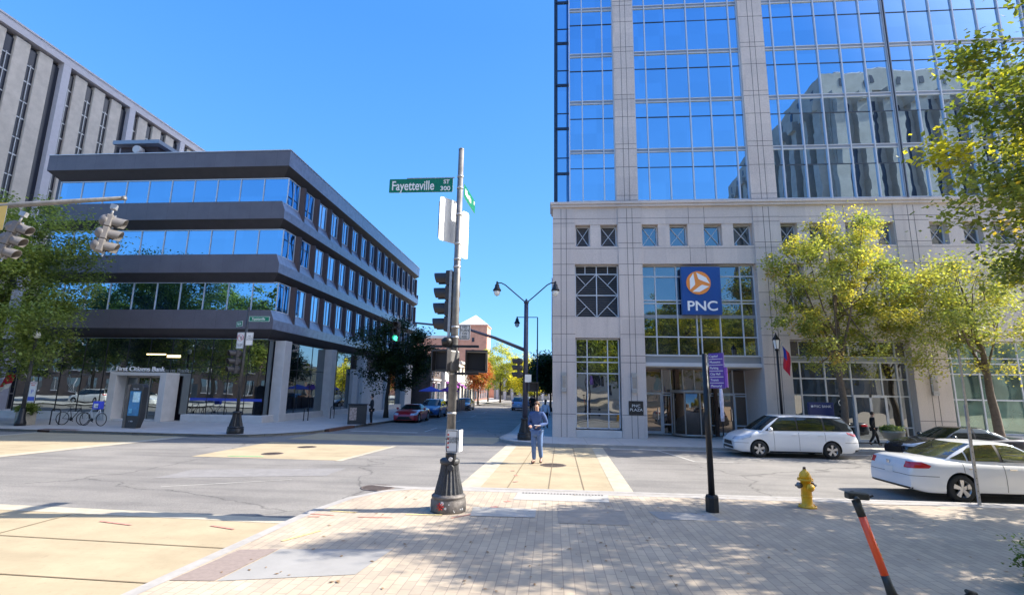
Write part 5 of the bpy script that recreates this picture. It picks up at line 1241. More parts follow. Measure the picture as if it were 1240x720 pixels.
# lantern lamp by the minivan
ll=thing('street_lamp','black lantern street lamp beside the bank entrance behind the minivan','street lamp',(9.93,23.2,0))
mb=MB(); mb.lathe([(.18,0),(.18,.12),(.13,.2),(.11,.7),(.07,.8)],16); mb.build('base','black_metal',ll); mb=MB(); mb.tube([(0,0,.8),(0,0,4.1)],[.06,.045],12); mb.lathe([(.05,4.1),(.10,4.14),(.08,4.2)],12); mb.build('shaft','black_metal',ll)
mb=MB(); mb.lathe([(.10,4.2),(.15,4.58)],6,smooth=False); mb.build('lamp_glass','lamp_glass',ll)
mb=MB(); mb.lathe([(.19,4.58),(.17,4.62),(.07,4.76),(.03,4.84),(.015,4.92)],6,smooth=False)
for i in range(6):
    a=i*PI/3; mb.bar((.105*math.cos(a),.105*math.sin(a),4.2),(.155*math.cos(a),.155*math.sin(a),4.58),.015)
mb.build('lamp_roof','black_metal',ll)
def flag(name,label,loc,rz,l,h,drop,cols):
    t=thing(name,label,'flag',loc,rz); mb=MB(); nx,nz=10,8
    def pos(i,j):
        u=i/nx; v=j/nz; return (u*l+.03*math.sin(v*5),.06*math.sin(u*9+v*3),-v*h-u*drop)
    for i in range(nx):
        for j in range(nz):
            f=mb.quad([pos(i,j),pos(i+1,j),pos(i+1,j+1),pos(i,j+1)],cols(i/nx,j/nz)); f.smooth=True
    bmesh.ops.remove_doubles(mb.bm,verts=mb.bm.verts,dist=.0005); o=mb.build('cloth',None,t,recalc=False); return t
p=AY(950,425,23.1); fl=flag('flag','red and navy flag hanging beside the lantern lamp','traffic' and (10.12,23.1,p.z+.25),R(-30),.26,1.0,.35,lambda u,v:'flag_blue' if v<.38 and u<.5 else 'flag_red')
mb=MB(); mb.tube([(-.2,.05,-.35),(.02,0,.15)],.015,6); mb.build('staff','galv',fl)
# directional sign post
dp=thing('wayfinding_post','black post carrying purple direction signs on the plaza','sign post',(3.03,10.37,0))
mb=MB(); mb.lathe([(.125,0),(.125,.26),(.11,.30),(.075,.31)],8,smooth=False); mb.build('base','black_metal',dp); mb=MB(); mb.tube([(0,0,.3),(0,0,2.98)],[.062,.050],12); mb.build('shaft','black_metal',dp)
ds=thing('direction_sign','tall purple direction sign with six white lines of text on the black post','sign',(3.09,10.33,2.98),R(-52))
B('panel','purple_sign',ds,(.02,.34,-.02,.02,-.68,-.0),bevel=.004)
mb=MB()
for i in range(1,6): mb.box(.03,.33,-.026,-.021,-.115*i-.006,-.115*i+.004)
mb.build('dividers','sign_back',ds); 
for i,s in enumerate(('Capitol','Museums','Parking','City Hall','Transit','Memorial')): text(s,.062,'letter_white',ds,(.05,-.028,-.06-.115*i),FR,align='LEFT')
B('side_panel','purple_light',ds,(.345,.40,-.015,.015,-.66,-.28))
# leaning bare sign post at the kerb
lpz=AY(1155,425,11.92); sp=thing('bare_sign_post','bare galvanised post standing at the kerb in front of the white sedan','post',(8.87,11.8,0))
mb=MB(); mb.box(-.028,.028,-.014,.014,0,2.05); mb.box(-.022,.022,-.03,-.016,1.7,3.25); mb.build('post','galv',sp)
mb=MB(); 
for i in range(14): mb.box(-.005,.005,-.0165,-.0145,.15+i*.13,.17+i*.13)
mb.build('bolt_holes','trim_black',sp)
# slim flyer covered post by the entrance
x=AY(877,540,22.5); f_=thing('flyer_post','slim post wrapped in white and pink flyers by the kerb left of the minivan','post',(x.x,22.5,0)); mb=MB(); mb.tube([(0,0,0),(0,0,2.3)],.03,8); mb.build('post','black_metal',f_); mb=MB(); mb.lathe([(.07,1.05),(.085,1.3),(.07,1.5),(.09,1.9),(.07,2.3),(.05,2.45)],10); mb.build('flyers',mat('flyer',(.65,.6,.68),.8,var=.25,scale=9),f_)
# bank totem behind the minivan
a=AY(978,487,23.6);b_=AY(1010,505,23.6); tt=thing('bank_totem','dark blue bank sign box standing behind the minivan','sign',((a.x+b_.x)/2,23.6,0)); w_=(b_.x-a.x); B('panel','pnc_navy',tt,(-w_/2,w_/2,-.06,.06,.9,a.z+.02),bevel=.01); B('leg','black_metal',tt,(-w_/2+.1,-w_/2+.18,-.03,.03,0,.9)); B('leg','black_metal',tt,(w_/2-.18,w_/2-.1,-.03,.03,0,.9))
text('PNC BANK',.15,'letter_white',tt,(.05,-.07,a.z-.16),FR); mb=MB(); mb.lathe([(.05,-.075),(.05,-.066)],14,origin=(-w_/2+.14,0,a.z-.16),axis='y'); mb.build('logo','letter_white',tt)
# round stone planter
p=AY(1081,548,22.7); pl=thing('stone_planter','round stone planter of pale green plants on a pedestal behind the dark sedan','planter',(p.x+.12,22.75,0),scale=.86)
mb=MB(); mb.lathe([(.28,0),(.28,.08),(.2,.14),(.17,.42),(.2,.5)],20); mb.build('pedestal','stone_pot',pl); mb=MB(); mb.lathe([(.2,.5),(.38,.58),(.47,.78),(.52,.86),(.53,.92),(.47,.93)],24); mb.build('bowl','stone_pot',pl)
_,me=tree_mesh(71,.1,.02,(0,0,1.02,.42,.42,.16),30,1800,.1,[(.35,.42,.18,3),(.45,.5,.3,2),(.15,.25,.08,2)],2,spread=.16); o=bpy.data.objects.new('plants',me); C.objects.link(o); o.parent=pl; _.bm.free()

# fire hydrant
hy=thing('fire_hydrant','yellow fire hydrant at the kerb on the plaza','fire hydrant',(5.08,11.05,0),R(8))
mb=MB(); mb.lathe([(.165,0),(.165,.035),(.12,.04),(.105,.06),(.098,.10),(.098,.50),(.115,.505),(.145,.51),(.145,.545),(.115,.55)],24); mb.build('barrel','hydrant_yellow',hy)
mb=MB(); mb.lathe([(.115,.55),(.11,.61),(.085,.665),(.05,.70),(.035,.705),(.035,.73)],24); mb.build('bonnet','hydrant_yellow',hy); mb=MB(); mb.lathe([(.03,.73),(.028,.77),(.015,.775)],5,smooth=False); mb.build('operating_nut','rust',hy)
mb=MB(); 
for i in range(8):
    a=i*PI/4; mb.lathe([(.013,.035),(.013,.055)],6,origin=(.14*math.cos(a),.14*math.sin(a),0)); mb.lathe([(.011,.545),(.011,.562)],6,origin=(.13*math.cos(a),.13*math.sin(a),0))
mb.build('bolts','hydrant_yellow',hy)
for s in (-1,1):
    mb=MB(); mb.lathe([(.045,s*.08),(.045,s*.13),(.06,s*.13),(.06,s*.16),(.05,s*.17),(.022,s*.185),(.022,s*.215)],14,origin=(0,0,.42),axis='x'); mb.build('hose_cap','pole_grey',hy)
mb=MB(); mb.lathe([(.06,-.08),(.06,-.13),(.075,-.13),(.075,-.165),(.03,-.185),(.025,-.21)],16,origin=(0,0,.40),axis='y'); mb.build('pumper_cap','hydrant_yellow',hy)
mb=MB(); mb.lathe([(.102,.2),(.106,.21),(.106,.225),(.102,.235)],24); mb.build('ring','hydrant_yellow',hy)

# electric scooter, its top in view
st=thing('electric_scooter','orange and black rental scooter leaning at the bottom right','scooter',(3.33,5.62,0),R(0))
tp=Vector((-.22,.10,1.15)); bt=Vector((-.01,-.02,.22)); dv=(bt-tp).normalized()
mb=MB(); mb.tube([tp+dv*.16,tp+dv*.70],[.036,.036],16); mb.build('stem','scooter_orange',st)
mb=MB(); mb.tube([tp+dv*.70,tp+dv*.80,bt],[.037,.040,.055],14); mb.build('steering_tube','scooter_black',st); mb=MB(); mb.tube([tp,tp+dv*.16],[.042,.037],14); mb.build('neck','scooter_black',st)
hb=MB(); hd=Vector((-.40,-.92,.0)).normalized(); c=tp+Vector((0,0,.03)); hb.tube([c-hd*.25,c+hd*.22],.017,12); hb.tube([c-hd*.25,c-hd*.12],.024,12); hb.tube([c+hd*.22,c+hd*.10],.024,12); hb.build('handlebar','scooter_black',st)
mb=MB(); mb.bar(tp+Vector((-.09,.0,.045)),tp+Vector((.12,0,.035)),.085,.065); mb.build('display_pod','scooter_black',st,bevel=.012)
mb=MB(); mb.tube([c-hd*.04,c-hd*.04+Vector((.13,.0,-.01)),c-hd*.04+Vector((.17,-.02,.015))],.012,8); mb.build('brake_lever','black_metal',st)
lt_=text('SPIN',.055,'letter_white',st,tuple(tp+dv*.45+Vector((0,-.038,0))),(PI/2,R(74),0)) if False else None
mb=MB(); 
for k,s in enumerate((.02,.028,.015,.024,.02)):
    q=tp+dv*(.36+k*.045); mb.bar(q+Vector((.031,-.018,0)),q+Vector((.031,-.018,0))+dv*s,.006,.014)
mb.build('marking','sign_yellow',st)
for x,y in ((.10,-.03),(.98,.40)):
    wv=Vector((.88,.43,0)).normalized(); w_=thing('wheel','','',(x,y,.11),math.atan2(.43,.88)); del w_['label'];del w_['category']; w_.parent=st
    mb=MB(); mb.lathe([(.06,-.025),(.10,-.03),(.11,-.015),(.11,.015),(.10,.03),(.06,.025)],24,axis='y'); mb.build('tyre','rubber',w_); mb=MB(); mb.lathe([(.06,-.022),(.06,.022)],18,axis='y'); mb.build('rim','pole_grey',w_)
mb=MB(); mb.bar((.12,-.02,.13),(.92,.37,.10),.15,.045); mb.build('deck','scooter_black',st,bevel=.01)
mb=MB(); mb.tube([(.93,.38,.24),(1.06,.44,.20),(1.10,.46,.12)],.02,8); mb.build('rear_fender','scooter_black',st)

# left corner signal pole with signs
lc=thing('signal_pole','dark fluted signal pole on the opposite left corner','signal pole',(-14.8,23.15,0)); fluted_base(lc,1.1,'black_metal')
zt=AY(294,372,23.15).z; mb=MB(); mb.tube([(0,0,.95),(0,0,zt)],[.08,.06],12); mb.build('shaft','pole_dark',lc)
def at(px,py,Y): v=AY(px,py,Y); return (v.x,v.y,v.z)
g=sign_plate('street_sign','green Fayetteville street blade on the opposite left corner pole','street sign',at(314,386,23.0),0,1.05,.27,'sign_green',corner=.02,border='letter_white'); text('Fayetteville',.17,'letter_white',g,(-.03,-.008,0),FR,sx=.85)
g=sign_plate('street_sign','small green Martin street blade turned toward the left on that corner pole','street sign',at(290,392,23.0),R(-35),.72,.27,'sign_green',corner=.02,border='letter_white'); text('Martin',.17,'letter_white',g,(-.02,-.008,0),FR)
g=sign_plate('turn_sign','white no left turn sign on the opposite corner pole','sign',at(291,412,22.95),R(-12),.42,.78,'sign_white',border='sign_black')
mb=MB()
for k in range(24):
    a=2*PI*k/24; b_=2*PI*(k+1)/24; mb.bar((.16*math.cos(a),-.01,.14+.16*math.sin(a)),(.16*math.cos(b_),-.01,.14+.16*math.sin(b_)),.03,.006)
mb.bar((-.11,-.012,.25),(.11,-.012,.03),.03,.006); mb.build('prohibition_ring','sign_red',g); mb=MB(); mb.bar((.04,-.01,.05),(.04,-.01,.19),.035,.004); mb.bar((.05,-.01,.19),(-.07,-.01,.19),.035,.004); mb.build('arrow','sign_black',g); text('NO TURN\nON RED',.07,'sign_black',g,(0,-.008,-.22),FR)
g=sign_plate('arrow_sign','white signal instruction sign right of the no left turn sign','sign',at(302,410,22.95),R(8),.34,.62,'sign_white',border='sign_black'); text('NO\nTURN\nON RED',.085,'sign_black',g,(0,-.008,.05),FR)
v=AY(287,428,23.0); sg2=signal_head('traffic_signal','black signal below the signs on the opposite left corner','traffic_signal' and (v.x,23.0,v.z+.0),R(-125),3,'signal_dark',scale=1.05); v=AY(290,470,23.0); 

# left pavement furniture
kx=-21.3; ki=thing('info_kiosk','tall dark information kiosk with lit blue screen before the portal','kiosk',(kx,24.7,0),R(-8))
mb=MB(); pr=[(-.42,0),(.34,0),(.52,.5),(.52,2.05),(.40,2.22),(-.2,2.22),(-.36,1.9)]
tri_=[mb.bm.verts.new((p[0],-.16,p[1])) for p in pr]; t2=[mb.bm.verts.new((p[0],.16,p[1])) for p in pr]; mb.bm.faces.new(tri_); mb.bm.faces.new(t2[::-1])
for i in range(len(pr)): mb.bm.faces.new((tri_[i],t2[i],t2[(i+1)%len(pr)],tri_[(i+1)%len(pr)]))
mb.build('cabinet','kiosk_dark',ki,bevel=.02)
mb=MB(); mb.poly([(-.46,-.18),(-.30,-.18),(-.30,.18),(-.46,.18)],0,2.18); o=mb.build('wood_panel','kiosk_wood',ki)
B('screen','screen_blue',ki,(-.24,.44,-.175,-.165,.62,1.85)); B('screen_picture',mat('screen_pale',(.25,.35,.42),.3,var=.6,scale=7,emit=(.2,.35,.45),es=.2),ki,(-.02,.40,-.18,-.176,1.3,1.80)); B('screen_text',mat('screen_code',(.15,.45,.6),.3,var=.3,scale=20),ki,(-.16,.02,-.18,-.176,.75,.98))
text('Visitor Info',.08,'letter_white',ki,(.1,-.178,1.96),FR); text('i  info',.10,'letter_white',ki,(.05,-.178,.35),FR)
# lamp post with parking sign at left
x=AY(30,515,24.3); lm=thing('street_lamp','dark globe street lamp standing before the office block at far left','street lamp',(-27.4,24.6,0)); mb=MB(); mb.lathe([(.24,0),(.24,.15),(.17,.3),(.13,.8),(.10,.9)],16); mb.build('base','black_metal',lm); mb=MB(); mb.tube([(0,0,.9),(0,0,4.5)],[.10,.07],12); mb.build('shaft','pole_dark',lm); mb=MB(); mb.lathe([(.06,4.5),(.15,4.58),(.17,4.7),(.12,4.84),(.03,4.88)],14); mb.build('lamp_globe','lamp_glass',lm)
g=sign_plate('parking_sign','white and blue parking sign strapped to the far left lamp post','sign',at(39,474,24.35),R(-5),.46,1.05,'sign_white',border='sign_black'); text('P',.3,mat('blue_ink',(.05,.1,.5),.5,var=0).name,g,(0,-.008,.0),FR); text('PAY TO\nPARK',.1,'sign_red',g,(0,-.008,.38),FR); B('stripe','blue_ink',g,(-.2,.2,-.008,-.005,-.45,-.25))
x=AY(22,515,24.8); g=thing('plaza_planter','square stone planter with low greenery beside the far left lamp post','planter',(x.x,25.1,0)); mb=MB(); mb.box(-.3,.3,-.3,.3,0,.7); mb.build('pot','stone_pot',g,bevel=.03); _,me=tree_mesh(72,.1,.02,(0,0,.85,.4,.4,.25),25,1500,.12,GREEN,2,spread=.2); o=bpy.data.objects.new('plants',me); C.objects.link(o); o.parent=g; _.bm.free()
v=AY(26,448,26); fs=thing('flag','red white and blue flag hanging from a pole at the far left','flag',(v.x,26,v.z-.7)); mb=MB(); mb.tube([(.7,0,.0),(-.55,0,1.45)],.025,8); mb.build('staff','sign_back',fs); mb=MB(); nx,nz=10,9
def fp(i,j): u=i/nx;w=j/nz; return (-.25-.65*u-.35*w,.10*math.sin(u*7+w*3),1.0-.25*u-1.3*w)
for i in range(nx):
    for j in range(nz): f=mb.quad([fp(i,j),fp(i+1,j),fp(i+1,j+1),fp(i,j+1)],'flag_blue' if j<3 else ('flag_red' if j<7 else 'flag_white')); f.smooth=True
mb.build('cloth',None,fs,recalc=False)
v=AY(12,400,24.3); sb=sign_plate('banner_sign','pale patterned banner among the leaves at the left edge','banner',at(16,380,24.0),R(20),.5,2.6,mat('banner',(.4,.45,.6),.8,var=.6,scale=4).name)
# bicycles
def bicycle(label,loc,rz,frame,box=False):
    t=thing('bicycle',label,'bicycle',loc,rz)
    for x in (-.52,.52):
        w=thing('wheel','','',(x,0,.34)); del w['label'];del w['category']; w.parent=t
        mb=MB(); mb.tube([(.325*math.cos(2*PI*i/28),0,.325*math.sin(2*PI*i/28)) for i in range(29)],.02,6,cap=False); mb.build('tyre','rubber',w)
        mb=MB(); 
        for i in range(12): a=PI*i/6; mb.bar((.02*math.cos(a),0,.02*math.sin(a)),(.31*math.cos(a),0,.31*math.sin(a)),.005)
        mb.build('spokes','galv',w)
    mb=MB(); A=(.36,0,.88);Bb=(-.05,0,.30);Cs=(-.18,0,.82);D=(-.52,0,.34);E=(.52,0,.34)
    for a,b,r in ((A,Bb,.022),(Bb,Cs,.018),(Cs,A,.018),(Bb,D,.012),(Cs,D,.012),(A,E,.014),(Cs,(-.22,0,.95),.014),(A,(.32,0,1.0),.014)): mb.tube([a,b],r,8)
    mb.build('frame',frame,t); mb=MB(); mb.tube([(.34,-.26,1.02),(.30,0,1.0),(.34,.26,1.02)],.014,8); mb.build('handlebar','black_metal',t); mb=MB(); mb.bar((-.34,0,.965),(-.08,0,.965),.12,.04); mb.build('saddle','black_metal',t,bevel=.012)
    mb=MB(); mb.lathe([(.09,-.03),(.09,-.02)],18,origin=(-.05,0,.30),axis='y'); mb.bar((-.05,-.05,.30),(.08,-.05,.18),.02); mb.bar((-.05,.05,.30),(-.18,.05,.42),.02); mb.build('crank','black_metal',t)
    return t
v=AY(85,511,25.6); bicycle('black bicycle on the left of the two at the rack',(v.x,25.7,0),R(8),'black_metal')
v=AY(112,511,25.6); bicycle('silver bicycle nearer the portal on the rack with a blue bag',(v.x+.1,25.5,0),R(-6),'sign_back')
v=AY(118,497,25.6); g=thing('bicycle_bag','blue and white delivery bag hung on the silver bicycle','bag',(v.x+.1,25.5,.85)); B('sack','bag_blue',g,(-.22,.22,-.14,.14,0,.42),bevel=.05); B('panel','sign_white',g,(-.12,.12,-.15,-.142,.08,.3))
def hoop(label,loc,rz=0):
    mb=MB(); mb.tube([(-.22,0,0),(-.22,0,.72),(-.16,0,.82),(.16,0,.82),(.22,0,.72),(.22,0,0)],.028,8); mb.lathe([(.06,0),(.06,.015)],10,origin=(-.22,0,0)); mb.lathe([(.06,0),(.06,.015)],10,origin=(.22,0,0))
    o=mb.build('bicycle_rack','black_metal'); o.location=loc; o.rotation_euler=(0,0,rz); return tag(o,label,'bicycle rack',None)
for (px,py),lab in zip(((92,512),(370,509),(402,506)),('steel bicycle hoop between the two bicycles','steel bicycle hoop by the first column on the street side','steel bicycle hoop by the second column on the street side')):
    x,y=G(px,py,0); y=min(y,40); hoop(lab,(max(x,-26.6) if px<200 else x,y if px>200 else 25.6,0),R(80) if px>200 else R(10))
x,y=G(432,513,0); lb=thing('litter_bin','dark litter bin with poster panel at the left corner kerb','litter bin',(x,y,0),R(20)); mb=MB(); mb.box(-.55,.55,-.35,.35,0,1.15); mb.build('cabinet','kiosk_dark',lb,bevel=.03); B('lid','black_metal',lb,(-.58,.58,-.38,.38,1.152,1.22),bevel=.02); B('poster',mat('poster',(.4,.3,.25),.6,var=.5,scale=9),lb,(-.46,-.05,-.37,-.352,.25,1.0))
# patio fence and umbrellas up the street
pf=thing('patio_fence','low blue grey fence round the kerbside patio up the street','fence',(-11.0,46.2,0)); 
mb=MB()
for i in range(8): mb.box(1.45,1.5,i*1.15,i*1.15+1.05,0,1.15)
mb.box(0,1.45,-.05,0,0,1.15); mb.build('panel','navy_metal',pf)
for i in range(9): B('post','black_metal',pf,(1.42,1.52,i*1.15-.09,i*1.15-.01,0,1.2))
for i,(x,y,m_,lab) in enumerate(((-11.4,47.2,'umbrella_blue','blue patio umbrella nearest on the fenced patio'),(-10.6,51.5,'awning_purple','purple patio umbrella on the fenced patio'),(-11.2,54.2,'umbrella_blue','blue patio umbrella farthest on the fenced patio'))):
    u=thing('patio_umbrella',lab,'umbrella',(x,y,0)); mb=MB(); mb.tube([(0,0,0),(0,0,2.35)],.03,8); mb.build('pole','galv',u); mb=MB(); mb.lathe([(1.15,1.95),(1.12,2.02),(.1,2.4),(.02,2.45)],8,smooth=False); mb.build('canopy',m_,u)
# ------------------------------------------------------------------ people
def skin_mesh(name,verts,edges,rad,m,parent,root=0,sub=2):
    me=bpy.data.meshes.new(name); me.from_pydata(verts,edges,[]); o=bpy.data.objects.new(name,me); C.objects.link(o)
    sk_=o.modifiers.new('s','SKIN'); sk_.use_smooth_shade=True; sk_.branch_smoothing=.4
    d=me.skin_vertices[0].data
    for i,r in enumerate(rad):
        d[i].radius=r if isinstance(r,tuple) else (r,r); d[i].use_root=(i==root)
    ss=o.modifiers.new('ss','SUBSURF'); ss.levels=sub; ss.render_levels=sub
    bpy.context.view_layer.update(); nm=bpy.data.meshes.new_from_object(o.evaluated_get(bpy.context.evaluated_depsgraph_get())); bpy.data.objects.remove(o)
    nm.materials.clear(); nm.materials.append(M(m)); nm.name=name
    for p in nm.polygons: p.use_smooth=True; p.material_index=0
    n=bpy.data.objects.new(name,nm); C.objects.link(n); n.parent=parent; return n
def person(label,loc,rz,H_,pose,shirt,pants,shoe,hair,skin='skin',slim=1.,fingers=False,long_hair=False,group=None):
    """faces -Y; pose gives normalised joints: kneeL ankleL toeL ... elbowL wristL handL (x,y,z as fractions of the height)"""
    t=thing('person',label,'person',loc,rz,group); S=lambda p:(p[0]*H_,p[1]*H_,p[2]*H_); g=pose.get
    ln=g('lean',0.)
    J=dict(pelvis=(0,0,.52),waist=(0,-.3*ln*.1,.60),chest=(0,-ln*.5,.725),neck=(0,-ln*.85,.835),headb=(0,-ln-.008,.875),head=(0,-ln-.012,.925),crown=(0,-ln-.008,.965),
      hipL=(.05,0,.49),hipR=(-.05,0,.49),shL=(.098,-ln*.75,.80),shR=(-.098,-ln*.75,.80))
    D=dict(kneeL=(.055,-.01,.275),ankL=(.06,.01,.05),toeL=(.065,-.09,.018),kneeR=(-.055,-.01,.275),ankR=(-.06,.01,.05),toeR=(-.065,-.09,.018),
      elbL=(.135,.01,.625),wrL=(.14,-.03,.48),elbR=(-.135,.01,.625),wrR=(-.14,-.03,.48))
    D.update({k:v for k,v in pose.items() if k!='lean'}); J.update(D)
    RD=dict(pelvis=(.070,.052),waist=(.062,.045),chest=(.078,.052),neck=(.027,.027),headb=(.036,.040),head=(.043,.052),crown=(.030,.036),hipL=(.043,.043),hipR=(.043,.043),shL=(.032,.032),shR=(.032,.032),
      kneeL=(.028,.028),ankL=(.019,.019),toeL=(.018,.014),kneeR=(.028,.028),ankR=(.019,.019),toeR=(.018,.014),elbL=(.021,.021),wrL=(.015,.015),elbR=(.021,.021),wrR=(.015,.015))
    def build(name,keys,edges,grow,m,extra=None,root=0):
        vs=[S(J[k]) for k in keys]; r=[tuple((q*slim+grow-(.016 if name=='body' and k in ('pelvis','waist','chest','hipL','hipR','shL','shR') else 0))*H_ for q in RD[k]) for k in keys]; ed=[(keys.index(a),keys.index(b)) for a,b in edges]
        if extra:
            for base,pts,rr in extra:
                prev=keys.index(base)
                for p,q in zip(pts,rr): vs.append(S(p)); r.append((q*H_,q*H_)); ed.append((prev,len(vs)-1)); prev=len(vs)-1
        return skin_mesh(name,vs,ed,r,m,t,root)
    ks=['pelvis','waist','chest','neck','headb','head','crown','hipL','hipR','shL','shR','kneeL','ankL','toeL','kneeR','ankR','toeR','elbL','wrL','elbR','wrR']
    ed=[('pelvis','waist'),('waist','chest'),('chest','neck'),('neck','headb'),('headb','head'),('head','crown'),('pelvis','hipL'),('pelvis','hipR'),('hipL','kneeL'),('kneeL','ankL'),('ankL','toeL'),('hipR','kneeR'),('kneeR','ankR'),('ankR','toeR'),('chest','shL'),('shL','elbL'),('elbL','wrL'),('chest','shR'),('shR','elbR'),('elbR','wrR')]
    ex=[]
    for s in ('L','R'):
        w_=Vector(J['wr'+s]); e=Vector(J['elb'+s]); d=(w_-e).normalized(); side=Vector((0,0,1)).cross(d); side=side.normalized() if side.length>.1 else Vector((0,1,0))
        up=side.cross(d).normalized()
        palm=w_+d*.035; ex.append(('wr'+s,[tuple(w_+d*.018),tuple(palm)],[.016,.015]))
        if fingers:
            for j,(o_,l_) in enumerate(((-.015,.030),(-.005,.038),(.005,.040),(.015,.034))):
                b=palm+side*o_; ex.append(('wr'+s,[tuple(w_+d*.02+side*o_*.8),tuple(b+d*.008),tuple(b+d*(.008+l_*.55)+up*.008),tuple(b+d*(.008+l_*.8)+up*.026)],[.009,.0065,.0055,.0045]))
            ex.append(('wr'+s,[tuple(w_+d*.012-side*.014),tuple(w_+d*.032-side*.030+up*.006),tuple(w_+d*.05-side*.026+up*.014)],[.009,.0065,.005]))
    hd=Vector(J['head']); ex.append(('head',[tuple(hd+Vector((0,-.050,-.008))),tuple(hd+Vector((0,-.064,-.014)))],[.012,.006]))
    build('body',ks,ed,0,skin,ex)
    build('shirt',['pelvis','waist','chest','neck','shL','shR','elbL','wrL','elbR','wrR'],[('pelvis','waist'),('waist','chest'),('chest','neck'),('chest','shL'),('shL','elbL'),('elbL','wrL'),('chest','shR'),('shR','elbR'),('elbR','wrR')],.0135,shirt)
    build('trousers',['pelvis','hipL','hipR','kneeL','ankL','kneeR','ankR'],[('pelvis','hipL'),('pelvis','hipR'),('hipL','kneeL'),('kneeL','ankL'),('hipR','kneeR'),('kneeR','ankR')],.0125,pants)
    for s in ('L','R'):
        a=Vector(S(J['ank'+s])); b=Vector(S(J['toe'+s])); dn=Vector((0,0,-.018*H_))
        skin_mesh('shoe',[tuple(a+dn+(a-b)*.12),tuple(a.lerp(b,.5)+dn*.4),tuple(b)],[(0,1),(1,2)],[(.027*H_,.024*H_),(.026*H_,.021*H_),(.024*H_,.015*H_)],shoe,t,1)
    h=Vector(S(J['head'])); c=Vector(S(J['crown']))
    mb=MB(); bmesh.ops.create_uvsphere(mb.bm,u_segments=20,v_segments=12,radius=1.)
    for v in mb.bm.verts:
        q=v.co.copy(); v.co=Vector((q.x*.050*H_,q.y*.058*H_+.007*H_,q.z*.052*H_))+h+Vector((0,.0,.018*H_))
    bad=[f for f in mb.bm.faces if (lambda z:(z.y-h.y)<-.010*H_ and (z.z-h.z)<.032*H_)(f.calc_center_median()) or (f.calc_center_median().z-h.z)<(-.03*H_ if not long_hair else -.2*H_)]
    bmesh.ops.delete(mb.bm,geom=bad,context='FACES')
    for f in mb.bm.faces: f.smooth=True
    mb.build('hair',hair,t,recalc=False)
    if long_hair:
        skin_mesh('hair',[tuple(h+Vector((0,.03*H_,.0))),tuple(h+Vector((0,.045*H_,-.07*H_))),tuple(h+Vector((0,.05*H_,-.13*H_)))],[(0,1),(1,2)],[.04*H_,.035*H_,.02*H_],hair,t,1)
    mb=MB()
    for s in (-1,1): mb.box(h.x+s*.018*H_-.004,h.x+s*.018*H_+.004,h.y-.054*H_,h.y-.047*H_,h.z+.001*H_,h.z+.006*H_)
    mb.build('eyes','trim_black',t); return t
x,y=G(650,561,ZR)
man=person('man in a navy sweater and blue jeans walking across the tan crosswalk, looking down',(x,y,ZR+.01),R(-12),1.98,
  dict(lean=.012,kneeR=(-.045,-.035,.28),ankR=(-.045,-.005,.05),toeR=(-.055,-.09,.02),kneeL=(.052,-.005,.285),ankL=(.055,.07,.075),toeL=(.06,.01,.012),
       elbL=(.155,.035,.635),wrL=(.055,-.105,.605),elbR=(-.135,.03,.625),wrR=(-.085,-.105,.60)),'navy_shirt','denim','shoe_brown','hair_brown',fingers=True,slim=1.13)
ph=thing('mobile_phone','pale papers held in the walking man\'s hands','papers',(x+.02,y-.27,ZR+1.22),R(-12)); B('sheets','letter_white',ph,(-.10,.10,-.06,.08,-.004,.004)); ph.name='papers'
x,y=G(1057,539,0)
person('pedestrian in black striding past the bank doors',(x,min(y,24.7),.0),R(80),1.52,dict(kneeL=(.04,-.09,.29),ankL=(.04,-.12,.06),toeL=(.04,-.20,.03),kneeR=(-.04,.03,.27),ankR=(-.04,.15,.10),toeR=(-.04,.10,.03),elbR=(-.12,.08,.64),wrR=(-.11,.02,.52)),'cloth_black','cloth_black','trim_black','hair_black')
person('pedestrian in a white top and dark trousers by the tower corner',(-.42,31.2,0),R(170),1.70,dict(),'cloth_white','cloth_black','trim_black','hair_black','skin_dark',long_hair=True)
x,y=G(450,513,0)
person('figure in black standing on the left pavement near the litter bin',(*G(449,513.5,0),0),R(-60),1.80,dict(elbR=(-.13,-.02,.63),wrR=(-.05,-.10,.66)),'cloth_black','cloth_black','trim_black','hair_black')
person('person in white standing at the right kerb far up the street',(-2.6,48,0),R(0),1.75,dict(),'cloth_white','cloth_white','trim_black','hair_black')
for i,(xx,yy) in enumerate(((-1.9,51),(-2.2,53.5))): person(('dark clothed person behind the one in white up the street','second dark clothed person farther behind the one in white')[i],(xx,yy,0),R(30*i),1.75,dict(),'cloth_black','cloth_black','trim_black','hair_black')
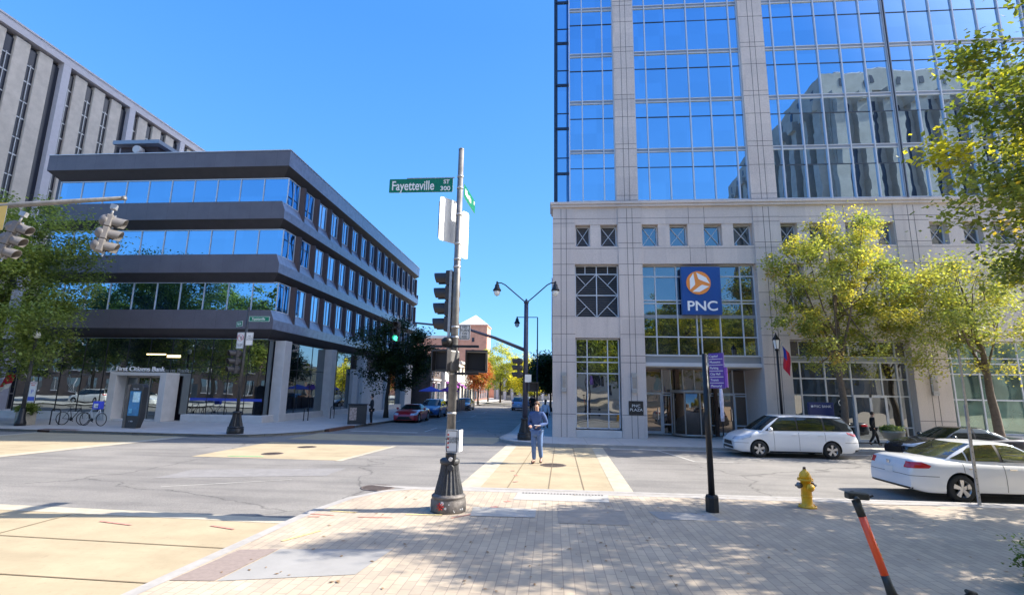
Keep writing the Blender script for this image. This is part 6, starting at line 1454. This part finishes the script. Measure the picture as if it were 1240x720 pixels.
# ------------------------------------------------------------------ light, sky, camera
AZ,EL=8.,39.        # the sun stands over +X, a little towards +Y
sdir=Vector((math.cos(R(EL))*math.cos(R(AZ)),math.cos(R(EL))*math.sin(R(AZ)),math.sin(R(EL))))
sl=bpy.data.lights.new('sun','SUN'); sl.energy=3.9; sl.angle=R(.5); sl.color=(1,.93,.82)
so_=bpy.data.objects.new('sun',sl); C.objects.link(so_); so_.rotation_euler=sdir.to_track_quat('Z','Y').to_euler()
w=bpy.data.worlds.new('World'); scene.world=w; w.use_nodes=True; nt=w.node_tree
bg=nt.nodes['Background']; sk=nt.nodes.new('ShaderNodeTexSky'); sk.sky_type='NISHITA'; sk.sun_disc=False; sk.sun_elevation=R(EL); sk.sun_rotation=R(90-AZ)
sk.air_density=1.0; sk.dust_density=.05; sk.ozone_density=4.0; sk.altitude=100
mxs=nt.nodes.new('ShaderNodeMix'); mxs.data_type='RGBA'; mxs.inputs[0].default_value=.8; nt.links.new(sk.outputs[0],mxs.inputs[6]); tc0=nt.nodes.new('ShaderNodeTexCoord'); sz_=nt.nodes.new('ShaderNodeSeparateXYZ'); nt.links.new(tc0.outputs['Generated'],sz_.inputs[0]); rz_=nt.nodes.new('ShaderNodeValToRGB'); rz_.color_ramp.elements[0].position=0; rz_.color_ramp.elements[0].color=(.30,1.25,2.5,1); rz_.color_ramp.elements[1].position=.62; rz_.color_ramp.elements[1].color=(.10,.72,2.35,1); nt.links.new(sz_.outputs[2],rz_.inputs['Fac']); nt.links.new(rz_.outputs['Color'],mxs.inputs[7]); 
# pale glow added to the unseen sky round the sun, lifts the shade
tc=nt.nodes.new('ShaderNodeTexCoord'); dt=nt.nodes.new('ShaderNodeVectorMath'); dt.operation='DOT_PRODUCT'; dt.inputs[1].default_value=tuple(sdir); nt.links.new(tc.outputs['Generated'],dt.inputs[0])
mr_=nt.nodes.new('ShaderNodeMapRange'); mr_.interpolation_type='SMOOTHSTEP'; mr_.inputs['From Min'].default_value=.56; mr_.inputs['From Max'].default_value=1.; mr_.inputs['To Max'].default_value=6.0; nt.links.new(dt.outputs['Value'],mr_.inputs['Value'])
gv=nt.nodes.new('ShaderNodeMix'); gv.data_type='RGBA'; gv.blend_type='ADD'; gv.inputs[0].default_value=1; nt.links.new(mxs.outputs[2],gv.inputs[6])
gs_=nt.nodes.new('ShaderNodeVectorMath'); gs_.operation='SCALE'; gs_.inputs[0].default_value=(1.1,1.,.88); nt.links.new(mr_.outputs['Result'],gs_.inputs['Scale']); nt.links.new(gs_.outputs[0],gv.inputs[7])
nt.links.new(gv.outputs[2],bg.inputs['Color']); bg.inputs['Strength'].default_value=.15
cam=bpy.data.cameras.new('camera'); co=bpy.data.objects.new('camera',cam); C.objects.link(co); scene.camera=co
rt=Vector((Xv.x,Yv.x,Zv.x)); upv=Vector((Xv.y,Yv.y,Zv.y)); fw=Vector((Xv.z,Yv.z,Zv.z))
m=Matrix((rt,upv,-fw)).transposed().to_4x4(); m.translation=Vector((0,0,H)); co.matrix_world=m
cam.sensor_width=36; cam.lens=36*F/1240; cam.clip_end=6000; cam.clip_start=.05
vs=scene.view_settings; vs.view_transform='Standard'; vs.look='None'; vs.gamma=1; vs.exposure=1.6
scene.render.engine='CYCLES'
